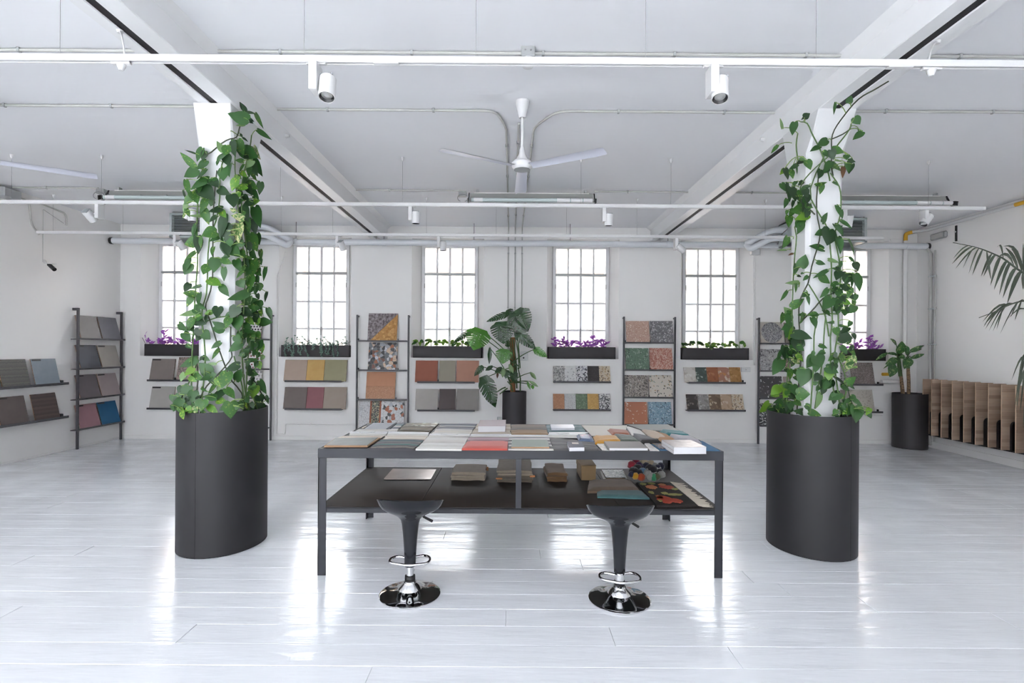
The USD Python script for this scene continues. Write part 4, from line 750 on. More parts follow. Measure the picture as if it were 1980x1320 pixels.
    swatches('swatch_book', 'navy and grey patterned cloth samples at the back, third column', px([(415, 250), (1030, 262), (1088, 168), (480, 170)], 800), [nv[2], nv[0], nv[4], nv[1], nv[0]], 5, .014)
    # fourth column
    swatches('swatch_book', 'dusty pink folded cloth behind the coral fabric', px([(935, 452), (1650, 455), (1655, 400), (965, 398)], 800), cols('dusty', 'a88a90', 'c0a0a8', '8f7479'), 3, .012)
    sheet('coral_fabric', 'coral red woven fabric at the front edge of the table', 'fabric', px([(838, 578), (1628, 582), (1640, 458), (932, 455)], 800), 'coral', .022, soft=.45, wob=.004)
    binder([(968, 398), (1655, 400), (1665, 345), (1000, 345)], 'white sample header behind the coral and pink fabrics', 800, False, seed=3)
    swatches('swatch_book', 'straw coloured cloth samples under the pale pink book', px([(1005, 342), (1680, 345), (1690, 170), (1110, 168)], 800), bg, 6, .01)
    book('pink_book', 'thick pale pink book with white pages standing out on the back of the table', px([(1118, 212), (1592, 206), (1606, 100), (1155, 108)], 800), .052, 'pale_pink', 'paper', Z0 + .012)
    # fifth column
    swatches('swatch_book', 'grey and white striped cloth under the sage green board', px([(-70, 612), (720, 618), (655, 400), (-60, 395)], 990), [wh[0], gy[3], wh[2], nv[2]], 8, .008)
    t = thing('sage_board', 'sage green board with tan edge at the front middle of the table', 'sample board', cen(px([(0, 590), (650, 590), (612, 450), (0, 450)], 990), Z0 + .01))
    c = px([(-12, 570), (650, 572), (612, 448), (2, 446)], 990); obj('tan_board', slab(c, Z0 + .009, .011), 'board_tan', t); obj('face', slab([(x, y - .5) for x, y in c], Z0 + .02, .003), 'sage', t)
    binder([(-55, 398), (645, 402), (640, 345), (-40, 342)], 'white sample header behind the sage green board', 990, False, seed=4)
    swatches('veneer_samples', 'brown wood veneer samples at the back, right of the pink book', px([(-15, 338), (630, 340), (580, 178), (-15, 178)], 990), [wd[3], wd[4], wd[2], wd[0], wd[1]], 5, .022)
    # sixth column
    swatches('swatch_book', 'charcoal grey striped cloth samples at the front, right of the sage board', px([(725, 605), (1515, 612), (1400, 465), (655, 405)], 990), gy, 7, .012)
    def pouch_extra(t, q): obj('label_patch', slab(px([(1048, 520), (1165, 522), (1150, 495), (1040, 494)], 990), Z0 + .045, .001), cr[1], t)
    book('pouch_book', 'slate grey notebook with cream label on the charcoal samples', px([(995, 580), (1262, 575), (1205, 480), (955, 478)], 990), .03, 'pouch', 'paper', Z0 + .014, 'notebook', pouch_extra)
    binder([(640, 400), (1140, 408), (1335, 310), (640, 312)], 'white sample binder beside the blue patterned cloth', 990, seed=0)
    swatches('swatch_book', 'teal and grey cloth samples under the pale blue book', px([(620, 310), (1285, 305), (1200, 185), (600, 188)], 990), tl, 5, .009)
    book('blue_book', 'pale blue book at the back of the table, right of the veneer samples', px([(685, 248), (1092, 245), (1060, 180), (665, 182)], 990), .018, 'book_blue', 'paper', Z0 + .012)
    sheet('patterned_cloth', 'blue cloth with pink pattern, beside the white binder', 'fabric', px([(1155, 440), (1428, 448), (1368, 345), (1125, 348)], 990), 'denim', .022, Z0 + .004, .6, .01)
    # seventh column
    sheet('cream_sheet', 'large cream sheet at the back right of the table', 'fabric', px([(1385, 372), (1960, 372), (2000, 195), (1205, 192)], 990), cr[1], .008, soft=.3, wob=.004)
    sheet('fleece_sample', 'white fleecy cloth under the flat grey book', 'fabric', px([(1570, 620), (1790, 622), (1620, 480), (1430, 478)], 990), 'fleece', .008)
    sheet('fleece_sample', 'white fleecy cloth strip left of the blue bordered sample', 'fabric', px([(600, 625), (765, 630), (560, 480), (480, 482)], 1190), 'fleece', .008)
    book('grey_book', 'flat grey book at the front edge of the table, right half', px([(1692, 590), (2368, 592), (2225, 478), (1600, 474)], 990), .02, 'book_grey', 'paper', Z0 + .01)
    sheet('mustard_fabric', 'folded mustard yellow fabric on the table', 'fabric', px([(1445, 470), (1940, 468), (1840, 368), (1412, 360)], 990), 'mustard', .028, soft=.6, wob=.014)
    sheet('rust_fabric', 'folded rust orange fabric behind the dark green one', 'fabric', px([(1750, 335), (2075, 355), (2010, 268), (1655, 245)], 990), 'rust', .028, soft=.6, wob=.014, seed=1)
    sheet('green_fabric', 'folded bottle green fabric between the mustard and charcoal ones', 'fabric', px([(1880, 462), (2235, 468), (2090, 362), (1760, 330)], 990), 'bottle', .032, soft=.6, wob=.016, seed=2)
    # eighth column
    solo('stone_board', slab(px([(470, 275), (1125, 292), (910, 180), (195, 182)], 1190), Z0, .007), 'stone_board', 'large grey-green board at the back right corner of the table', 'sample board', cen(px([(450, 275), (1125, 292), (910, 180), (195, 182)], 1190), Z0))
    sheet('white_cloth', 'folded white cloth sloping towards the charcoal fabric', 'fabric', px([(290, 345), (560, 378), (440, 280), (180, 195)], 1190), wh[2], .022, Z0 + .008, .5, .012)
    sheet('charcoal_fabric', 'folded charcoal fabric in the right half of the table', 'fabric', px([(420, 440), (780, 440), (560, 380), (262, 308)], 1190), 'charcoal', .03, Z0, .6, .012, seed=3)
    sheet('black_fabric', 'folded black fabric in front of the charcoal one', 'fabric', px([(450, 478), (800, 478), (760, 432), (370, 410)], 1190), 'black_cloth', .022, Z0, .6, .012, seed=4)
    sheet('powder_fabric', 'folded powder beige fabric beside the teal one', 'fabric', px([(600, 395), (900, 400), (700, 290), (455, 250)], 1190), 'powder', .026, Z0 + .008, .5, .014, seed=5)
    sheet('tan_fabric', 'folded tan fabric between the beige and lilac ones', 'fabric', px([(740, 435), (1050, 438), (870, 340), (690, 285)], 1190), 'tan_cloth', .024, Z0 + .004, .5, .012, seed=6)
    sheet('teal_fabric', 'folded teal fabric near the right edge of the table', 'fabric', px([(870, 335), (1335, 372), (1210, 300), (775, 255)], 1190), 'teal', .034, Z0 + .008, .6, .014, seed=7)
    sheet('lilac_fabric', 'folded pale lilac fabric at the right edge of the table', 'fabric', px([(1060, 430), (1505, 462), (1330, 372), (895, 325)], 1190), 'lilac', .032, Z0 + .004, .6, .012, seed=8)
    sheet('blue_cloth', 'blue cloth at the front right corner of the table', 'fabric', px([(770, 630), (1825, 640), (1515, 470), (560, 475)], 1190), 'blue_cloth', .004, soft=.2, wob=.002)
    solo('patterned_sample', slab(px([(775, 598), (985, 606), (800, 478), (600, 478)], 1190), Z0 + .005, .004, .2), 'rug_pattern', 'grey patterned sample with tan border left of the photo book', 'fabric', cen(px([(775, 598), (985, 606), (800, 478), (600, 478)], 1190), Z0))
    def pic(t, q): obj('cover_picture', slab([(1306, 861.5), (1352, 861.5), (1331, 852), (1294, 851.5)], Z0 + .0555, .0006), 'photo_cover', t)
    book('photo_book', 'thick white book with glossy grey picture cover at the front right corner', px([(1015, 575), (1585, 572), (1312, 452), (800, 447)], 1190), .05, 'photo_cover', 'paper', Z0 + .005)
LK = .70
table_things()
LK = 1.0
# ---------------------------------------------------------------- things on the lower shelf
def folded(name, label, px0, px1, py_front, py_top, py_back, mats_, layers, seed=0):
    """A folded blanket on the shelf: layers of cloth, each folded over at one side."""
    A, Bp = PZ(px0, py_front, SZ + .001), PZ(px1, py_front, SZ + .001); Y = (A[1] + Bp[1]) / 2; x0, x1 = A[0], Bp[0]
    h = P((px0 + px1) / 2, py_top, Y)[2] - SZ; d = PZ((px0 + px1) / 2, py_back, SZ + h)[1] - Y
    t = thing(name, label, 'blanket', ((x0 + x1) / 2, Y + d / 2, SZ + .001)); r = random.Random(seed); lh = h / layers
    for k in range(layers):
        n, m = 14, 9; za = SZ + .001 + k * lh; rows = []
        for v in np.linspace(0, 1, m):
            y = Y + v * d + r.uniform(-.006, .006); prof = []
            for s in np.linspace(0, 1, n): prof.append((x0 + .012 + (x1 - x0 - .024) * s, za + lh * .99 + .006 * math.sin(s * 3.1) * (k == layers - 1) * (1 - v * .3)))
            sgn = 1 if k % 2 == seed % 2 else 0
            fold = [(x1 - .012 + .5 * lh * math.sin(a) * (1 if sgn else .25), za + lh * .5 + lh * .49 * math.cos(a)) for a in np.linspace(0, math.pi, 6)[1:]]
            back = [(x1 - .012 - (x1 - x0 - .024) * s, za + .003 + .002 * math.sin(s * 9 + k)) for s in np.linspace(0, 1, 8)[1:]]
            fold2 = [(x0 + .012 - .5 * lh * math.sin(a) * (.25 if sgn else 1), za + lh * .5 - lh * .49 * math.cos(a)) for a in np.linspace(0, math.pi, 6)[1:]]
            rows.append([(x + .004 * math.sin(v * 5 + k), y, z + .004 * meshkit.noise([x * 14, y * 14, k]) * (1 if k == layers - 1 else .2)) for x, z in prof + fold + back + fold2])
        G = np.array(rows); b = B().grid(G); b.add(np.vstack([G[0], G[0].mean(0)]), [(i + 1, i, len(G[0])) for i in range(len(G[0]) - 1)]); b.add(np.vstack([G[-1], G[-1].mean(0)]), [(i, i + 1, len(G[-1])) for i in range(len(G[-1]) - 1)])
        obj('fold', b, mats_[k % len(mats_)], t, 50)
    return t, (x0, x1, Y, h, d)
def shelf_things():
    for n, c, c2 in (('linen', 'a89c8b', '9a8e7e'), ('linen_dark', '6f6558', '655b4f'), ('felt_brown', '7d5f41', '6f5338'), ('kraft', 'a58a66', '9c815d'), ('wool_brown', '7f6b57', '746150'), ('wool_teal', '4f7d7e', '466f71')): mat(n, c, .9, var=(20, c2, .25), sheen=.15, bump=(250, .2, .002))
    mat('hem', 'c98a5a', .7); mat('glazed_tile', 'c0b1a8', .25, var=(6, 'cfc4bd', .2)); mat('kilim', '26221f', .95, bump=(260, .3, .003)); mat('flower_red', 'c2503c', .95); mat('flower_orange', 'd08358', .95); mat('leaf_motif', 'a9a567', .95); mat('fringe', 'd9cfbe', .95); mat('tile_edge', '1f3f3a', .5); chips('tile_marble', [(3, '8d9a98'), (3, '5d6f6c'), (2, 'b5bdbb'), (1, '38504c')], 60)
    z = SZ + .001
    t = thing('glazed_tile', 'pale pinkish glazed tile lying alone on the lower shelf', 'tile', cen([(742, 925.5), (833.5, 926), (843.5, 907.5), (759.5, 906)], z)); c = [(742, 925), (833.5, 925.5), (843.5, 907), (759.5, 905.8)]
    obj('tile_body', slab(c, z, .007), 'glazed_tile', t); obj('glaze', slab(c, z + .007, .003, .3), 'glazed_tile', t)
    t, (x0, x1, Y, h, d) = folded('folded_blanket', 'folded beige linen blanket on the lower shelf, left of the middle post', 870, 938, 929.5, 914.5, 898, ['linen'], 3, 0)
    obj('label_loop', boxm((x1 + .002, Y + d * .55, SZ + h * .7), (x1 + .02, Y + d * .6, SZ + h + .012), .002), 'hem', t)
    t, (x0, x1, Y, h, d) = folded('folded_blanket', 'tall folded grey-brown blanket on the lower shelf behind the middle post', 960, 1031, 933, 911, 888, ['linen_dark', 'linen_dark', 'linen_dark', 'linen', 'linen'], 5, 1)
    obj('hem_corner', boxm((x0 - .006, Y - .012, SZ + .03), (x0 + .05, Y + .01, SZ + .042), .004), 'hem', t); obj('hem_corner', boxm((x1 - .03, Y - .014, SZ + .05), (x1 + .016, Y + .012, SZ + .066), .004), 'hem', t)
    folded('folded_blanket', 'folded brown felt blanket on the lower shelf, right of the middle post', 1056, 1097, 932, 915.5, 896.5, ['felt_brown'], 3, 0)
    A, C = PZ(1124, 928.3, z), PZ(1152, 928.3, z); Y = A[1]; h = .127; d = .33
    t = thing('cardboard_box', 'brown cardboard box with closed lid on the lower shelf', 'box', ((A[0] + C[0]) / 2, Y + d / 2, z)); obj('box_body', boxm((A[0], Y, z), (C[0], Y + d, z + h - .004), .002), 'kraft', t); obj('lid', boxm((A[0] - .002, Y - .002, z + h - .003), (C[0] + .003, Y + d + .002, z + h + .003), .002), 'kraft', t); obj('side_flap', boxm((A[0] - .005, Y + .01, z + h - .05), (A[0] - .0015, Y + d - .01, z + h), .001), 'kraft', t)
    c2 = [(1166, 926), (1213, 926), (1206, 910), (1160, 910)]; c1 = [(1171.5, 922.5), (1209.5, 922.5), (1204, 907.5), (1163.5, 907.5)]
    solo('sample_tile', slab(c2, z, .008), 'bone', 'bone coloured tile under the green marbled tile', 'tile', cen(c2, z))
    t = thing('marbled_tile', 'green marbled tile with dark edge on the lower shelf beside the box', 'tile', cen(c1, z + .009)); obj('tile_body', slab(c1, z + .009, .012), 'board_tan', t); obj('marbled_face', slab(c1, z + .021, .006), 'tile_marble', t)
    # pompoms
    rnd = np.random.RandomState(4); t = thing('pompom_garland', 'heap of colourful wool pompoms at the right end of the lower shelf', 'garland', cen([(1218, 926), (1285, 926), (1285, 905), (1218, 905)], z))
    palette = {'pom_red': 'a02a3c', 'pom_crimson': '8f1f45', 'pom_purple': '4a2c5e', 'pom_navy': '23263f', 'pom_black': '211e24', 'pom_blue': '5b7896', 'pom_grey': '9a9a94', 'pom_cream': 'bfae93', 'pom_green': '2f8a5c', 'pom_yellow': 'd09a25', 'pom_orange': 'a8431f', 'pom_olive': '55553a', 'pom_white': 'd5d3cf'}
    for n, c in palette.items(): mat(n, c, 1.0, sheen=.5)
    spots = [(1222, 899, 'pom_red', .05), (1230, 894, 'pom_crimson', .05), (1236, 900, 'pom_purple', .045), (1226, 912, 'pom_black', .06), (1221, 917, 'pom_navy', .04), (1229, 920, 'pom_yellow', .04), (1240, 922, 'pom_orange', .045), (1233, 905, 'pom_black', .05), (1245, 893, 'pom_cream', .045), (1258, 897, 'pom_cream', .05), (1265, 900, 'pom_grey', .04), (1249, 900, 'pom_navy', .04), (1243, 912, 'pom_blue', .05), (1250, 917, 'pom_grey', .05), (1258, 921, 'pom_grey', .045), (1263, 922, 'pom_green', .045), (1270, 921, 'pom_olive', .045), (1279, 917, 'pom_grey', .045), (1256, 905, 'pom_black', .05), (1263, 907, 'pom_black', .05), (1270, 908, 'pom_white', .03), (1272, 904, 'pom_navy', .04), (1278, 901, 'pom_navy', .045), (1276, 912, 'pom_black', .04), (1255, 913, 'pom_white', .025), (1262, 917, 'pom_white', .022), (1268, 916, 'pom_white', .022), (1252, 908, 'pom_white', .022), (1236, 914, 'pom_black', .045)]
    for x, y, m, r in spots:
        c = P(x, y, 4.62 - (y - 890) * .006); c[2] = max(c[2], z + r * .72); s = trimesh.creation.icosphere(2, r * .72); n = meshkit.fbm(s.vertices * 60 + rnd.rand(3) * 9, 2); s.vertices = s.vertices * (0.8 + .45 * n[:, None]) + c; obj('pompom', s, m, t, True)
    obj('garland_cord', tubem([P(x, y, 4.5) for x, y in ((1240, 905), (1252, 912), (1262, 914), (1272, 909), (1278, 903))], .006, 6), 'pom_white', t, True)
    sheet('folded_cloth', 'folded brown wool cloth on the lower shelf behind the right stool', 'fabric', [(1136, 945), (1237, 944), (1220, 924.5), (1139, 925)], 'wool_brown', .035, z, .5, .01)
    sheet('folded_cloth', 'folded teal cloth on the lower shelf behind the right stool', 'fabric', [(1155, 957), (1256, 960), (1240, 946), (1154, 946)], 'wool_teal', .022, z, .5, .006)
    c = [(1270, 974.5), (1351, 974.5), (1297, 930.5), (1232, 930)]; t = thing('floral_kilim', 'folded black kilim with red flowers and cream fringe on the lower shelf', 'rug', cen(c, z)); th = .022
    obj('folded_rug', slab(c, z, th, .4, .004), 'kilim', t, True); fl, fr, b2, bl = [np.array(p, float) for p in c]
    def at(u, v): return PZ(*((1 - v) * ((1 - u) * fl + u * fr) + v * ((1 - u) * bl + u * b2)), z + th)
    def motif(u, v, ru, rv, m, k, name):
        r = np.random.RandomState(k); ang = np.linspace(0, 2 * math.pi, 26, endpoint=False); rad = .72 + .35 * r.rand(26); e = [at(u + ru * a * math.cos(g), v + rv * a * math.sin(g)) for g, a in zip(ang, rad)]
        zz = z + th + .0035; obj(name, B().prism([(p[0], p[1]) for p in e], zz - .003, zz), m, t)
    for k, (u, v, ru, rv, m, n) in enumerate(((.3, .2, .2, .17, 'flower_red', 'flower'), (.55, .15, .15, .11, 'flower_red', 'flower'), (.22, .3, .1, .1, 'flower_orange', 'petal'), (.25, .74, .17, .1, 'flower_orange', 'flower'), (.68, .74, .2, .09, 'flower_red', 'flower'), (.62, .84, .12, .06, 'flower_orange', 'petal'), (.68, .42, .2, .05, 'leaf_motif', 'leaf_motif'), (.45, .47, .1, .06, 'leaf_motif', 'leaf_motif'), (.1, .87, .1, .06, 'leaf_motif', 'leaf_motif'), (.35, .9, .12, .05, 'leaf_motif', 'leaf_motif'), (.85, .66, .1, .05, 'leaf_motif', 'leaf_motif'), (.12, .5, .08, .07, 'leaf_motif', 'leaf_motif'), (.16, .15, .06, .06, 'leaf_motif', 'leaf_motif'))): motif(u, v, ru, rv, m, k, n)
    fr_ = B(); r = random.Random(3)
    for k in range(70):
        v = k / 69; a = at(1.0, v); L = r.uniform(.075, .12); fr_.tube([a + [-.004, 0, -.006], a + [L * .4, r.uniform(-.012, .012), -.016], a + [L, r.uniform(-.02, .02), -.019]], [.0055, .005, .003], 4)
    obj('fringe', fr_, 'fringe', t, kind='stuff')
LK = .85
shelf_things()
LK = 1.0
# ---------------------------------------------------------------- stools
mat('stool_plastic', '17191e', .1, spec=.4); mat('rubber', '1b1b1d', .6)
def stool(cx, cy, lift, label, rot, ring):
    t = thing('bar_stool', label, 'stool', (cx, cy, 0), 'black bar stools'); c = (cx, cy, 0)
    obj('base', B().lathe([(0, 0), (.193, 0), (.198, .004), (.198, .010), (.188, .015), (.15, .021), (.11, .030), (.08, .042), (.058, .058), (.046, .074), (.040, .088), (0, .088)], c, 64), 'chrome', t, 40)
    obj('bell', B().lathe([(0, .03), (.082, .034), (.074, .05), (.06, .066), (.044, .080), (.034, .094), (0, .094)], c, 48), 'chrome', t, 40)
    obj('collar', B().lathe([(0, .092), (.033, .092), (.034, .104), (.030, .107), (.034, .110), (.033, .128), (.026, .131), (0, .131)], c, 32), 'rubber', t, 40)
    obj('gas_column', B().lathe([(0, .128), (.0235, .128), (.0235, .24 + lift), (0, .24 + lift)], c, 28), 'chrome', t, 40)
    z0 = .188 + lift
    prof = [(.030, z0), (.036, z0 + .004), (.039, z0 + .08), (.044, z0 + .16), (.050, z0 + .23), (.056, z0 + .28), (.064, z0 + .312), (.082, z0 + .336), (.115, z0 + .358), (.15, z0 + .378), (.178, z0 + .402), (.197, z0 + .432), (.21, z0 + .463), (.216, z0 + .478)]
    n = 64; ang = np.arange(n) * 2 * np.pi / n; back = .5 - .5 * np.sin(ang)       # 1 towards the viewer, where the low back of the seat is
    def ring_(r, z, k, dr=0): s = 1 + (r > .12) * .02 * np.cos(2 * ang); return np.c_[cx + (r + dr) * s * np.cos(ang), cy + (r + dr) * s * .93 * np.sin(ang), z - k * (1 - back) ** 1.3 * .11 - k * .012 * np.sin(2 * ang + .5) * 0]
    rows = [ring_(r, z, max(0, (z - z0 - .30) / .178)) for r, z in prof]; top = prof[-1]
    rows += [ring_(top[0] - .006, top[1] + .003, 1)] + [ring_(r, z0 + zz, k) for r, zz, k in ((.20, .462, .95), (.185, .435, .8), (.16, .412, .6), (.12, .396, .4), (.06, .386, .25))] + [np.tile([cx, cy, z0 + .372], (n, 1))]
    V = np.vstack(rows); i, j = np.meshgrid(np.arange(len(rows) - 1), np.arange(n), indexing='ij'); k = (j + 1) % n; q = np.stack([i * n + j, i * n + k, (i + 1) * n + k, (i + 1) * n + j], -1).reshape(-1, 4)
    obj('seat', B().add(V, np.vstack([q[:, [0, 1, 2]], q[:, [0, 2, 3]]])), 'stool_plastic', t, 50)
    zr = ring; loop = [(-.025, .03), (-.09, .06), (-.128, .03), (-.132, -.02), (-.115, -.05), (0, -.10), (.115, -.075), (.132, -.02), (.122, .03), (.085, .06), (.025, .03)]
    L = bend([np.array([cx + x * math.cos(rot) - y * math.sin(rot), cy + x * math.sin(rot) + y * math.cos(rot), zr]) for x, y in loop], .04, 5)
    obj('footrest', tubem(L, .0085, 10), 'chrome', t, True); obj('footrest_clamp', B().lathe([(.024, zr - .02), (.031, zr - .02), (.032, zr + .018), (.024, zr + .018)], c, 28), 'chrome', t, 40)
    a = np.array([cx + .045, cy + .03, z0 + .333]); b = a + [.09, .03, -.058]; obj('lever', tubem([a + [-.03, 0, .016], a, b], .0045, 8), 'rubber', t, True); obj('lever_grip', tubem([a + (b - a) * .35, b], [.0075, .009], 10), 'rubber', t, 40)
stool(-.658, 3.39, 0, 'glossy black bar stool with chrome base, left one in front of the table', .12, .232)
stool(.7055, 3.345, -.012, 'glossy black bar stool with chrome base, right one in front of the table', .02, .15)
# ---------------------------------------------------------------- leaves
def leaf_mat(name, a, b, c=None, amount=.0, rough=.38, scale=55):
    """Two greens that vary from leaf to leaf; c: a variegation colour in blotches of the given share."""
    n = {'o': ('geometry', {}), 'r': ('rgb_ramp', {'ramp': [(0, lin(a)), (1, lin(b))]}), 'p': ('principled_bsdf', {'roughness': rough, 'specular_ior_level': .5}), 't': ('translucent_bsdf', {}), 'm': ('mix_closure', {'fac': .14}), 'n0': ('noise_texture', {'scale': 9.0, 'detail': 2})}
    l = [('o.position', 'n0.vector'), ('n0.fac', 'r.fac')]; out = 'r.color'
    if c:
        n.update({'n': ('noise_texture', {'scale': float(scale), 'detail': 3, 'roughness': .6}), 'k': ('rgb_ramp', {'ramp': [(.66 - amount * .22, (0, 0, 0)), (.74 - amount * .22, (1, 1, 1))]}), 'x': ('mix', {'color2': lin(c)})})
        l += [('o.position', 'n.vector'), ('n.fac', 'k.fac'), ('k.color', 'x.fac'), (out, 'x.color1')]; out = 'x.color'
    l += [(out, 'p.base_color'), (out, 't.color'), ('p.BSDF', 'm.closure1'), ('t.BSDF', 'm.closure2')]
    MATS[name] = usdkit.material(stage, '/World/Looks/' + name, n, l, surface='m.closure')
LK = .85
leaf_mat('leaf_green', '2c5228', '3b6b30'); leaf_mat('leaf_dark', '1f3a20', '2b4c28'); leaf_mat('leaf_lime', '5c8a26', '76a236'); leaf_mat('leaf_pale', '6f915a', '7f9f68')
leaf_mat('leaf_var', '37632c', '46782f', '8fa64a', .3); leaf_mat('leaf_yellow', '4f8226', '5f9430', '9db347', .5); leaf_mat('leaf_cream', '4a7538', '5d8846', 'c6c992', .85); leaf_mat('leaf_brown', '5f4630', '75523a')
leaf_mat('leaf_monstera', '1d3d1e', '2a5226', rough=.25); leaf_mat('leaf_fresh', '3d7a22', '4f8f2c', rough=.3); leaf_mat('leaf_dieff', '2c5a2c', '3c6c34', '93aa70', .55, .3, 28); leaf_mat('leaf_purple', '8a3aa6', 'b66ad0', 'd3a5e2', .2); leaf_mat('leaf_string', '6f9583', '86a896'); leaf_mat('leaf_palm', '3f4a3c', '566152', rough=.5)
LK = 1.0
mat('vine_stem', '4c6a35', .6); mat('vine_old', '39412f', .7); mat('petiole', '77924a', .6); mat('purple_stem', '4b3350', .6); mat('cane', '9a7f60', .8, var=((40, 40, 90), '3e3527', .12)); mat('coir', '7c5332', .95, bump=(120, .6, .01), var=(40, '8f6540', .2)); mat('cane_green', '3c5a2c', .6)
LP = [(-.02, .34), (.05, .74), (.16, .96), (.30, 1.0), (.45, .9), (.6, .72), (.75, .48), (.88, .24), (1.0, .012)]
def leaf_mesh(base, tip, w, nrm, fold=.25, droop=.12, prof=LP, slim=1.0):
    """A heart-shaped blade from base to tip, w wide, its face towards nrm, folded along the midrib and bent down at the end."""
    base, tip = np.asarray(base, float), np.asarray(tip, float); d = tip - base; L = np.linalg.norm(d); d = d / L
    nrm = np.asarray(nrm, float); nrm = nrm - d * nrm.dot(d); nrm /= np.linalg.norm(nrm) + 1e-9; s = np.cross(d, nrm); G = []
    for t, h in prof:
        row = []
        for k in (-1, -.55, 0, .55, 1):
            back = -.10 * abs(k) if t < .1 else 0
            row.append(base + d * L * (t + back) + s * k * h * w / 2 * slim + nrm * (abs(k) * h * w / 2 * fold - droop * L * (t - .35) ** 2))
        G.append(row)
    return B().grid(np.array(G))
def plant_leaves(t, specs, depth, rnd, stems, lean_=.35, name='leaf', petiole=True, mats_=None, reach=60):
    """specs: (base px, tip px, width px, material); depth(x, y): how far away the leaf sits."""
    sp = np.vstack([np.linspace(a, b, 6) for st in stems for a, b in zip(st, st[1:])]) if stems else None
    for (bx, by), (tx, ty), w, m in specs:
        Y = depth((bx + tx) / 2, (by + ty) / 2); Lpx = math.hypot(tx - bx, ty - by); L = Lpx * Y / FPX
        dy = -abs(rnd.gauss(0, lean_)) * L * .8; bx, by, tx, ty = bx - (tx - bx) * .04, by - (ty - by) * .04, tx + (tx - bx) * .07, ty + (ty - by) * .07; a, b = P(bx, by, Y), P(tx, ty, Y + dy)
        n = np.array([rnd.gauss(0, .35), -1.0, rnd.uniform(-.1, .8)])
        m_ = leaf_mesh(a, b, w * Y / FPX * 1.28, n, rnd.uniform(-.1, .3), rnd.uniform(.02, .2)).mesh(); m_.vertices = clear(m_.vertices); obj(name, m_, m, t, True)
        if petiole and sp is not None:
            q = np.linalg.norm(sp - [bx, by], axis=1); i = q.argmin()
            if 2.5 < q[i] < reach:
                c = P(sp[i][0], sp[i][1], Y + .015); k = (a + c) / 2 + [0, -.012, .25 * np.linalg.norm(a - c)]
                obj('petiole', tubem(clear([(1 - s) ** 2 * c + 2 * s * (1 - s) * k + s * s * a for s in np.linspace(0, 1, 6)]) + [0, -.003, 0], [.0032] * 5 + [.002], 5, False), 'petiole', t, True)
CODE = {'': 'leaf_green', 'd': 'leaf_dark', 'y': 'leaf_yellow', 'v': 'leaf_var', 'c': 'leaf_cream', 'l': 'leaf_pale', 'm': 'leaf_lime', 'b': 'leaf_brown'}
def parse(text):
    """Leaves read off enlargements of the photograph: window origin and scale, then base x y, tip x y, width and a colour letter."""
    out = []; rnd = random.Random(8)
    for line in text.strip().splitlines():
        head, body = line.split('|'); ox, oy, sc = map(float, head.split())
        for item in body.split(';'):
            f = item.split()
            if not f: continue
            bx, by, tx, ty, w = map(float, f[:5]); c = f[5] if len(f) > 5 else ('' if rnd.random() < .68 else rnd.choice(['d', 'd', 'v']))
            out.append(((ox + bx / sc, oy + by / sc), (ox + tx / sc, oy + ty / sc), w / sc, CODE[c]))
    return out
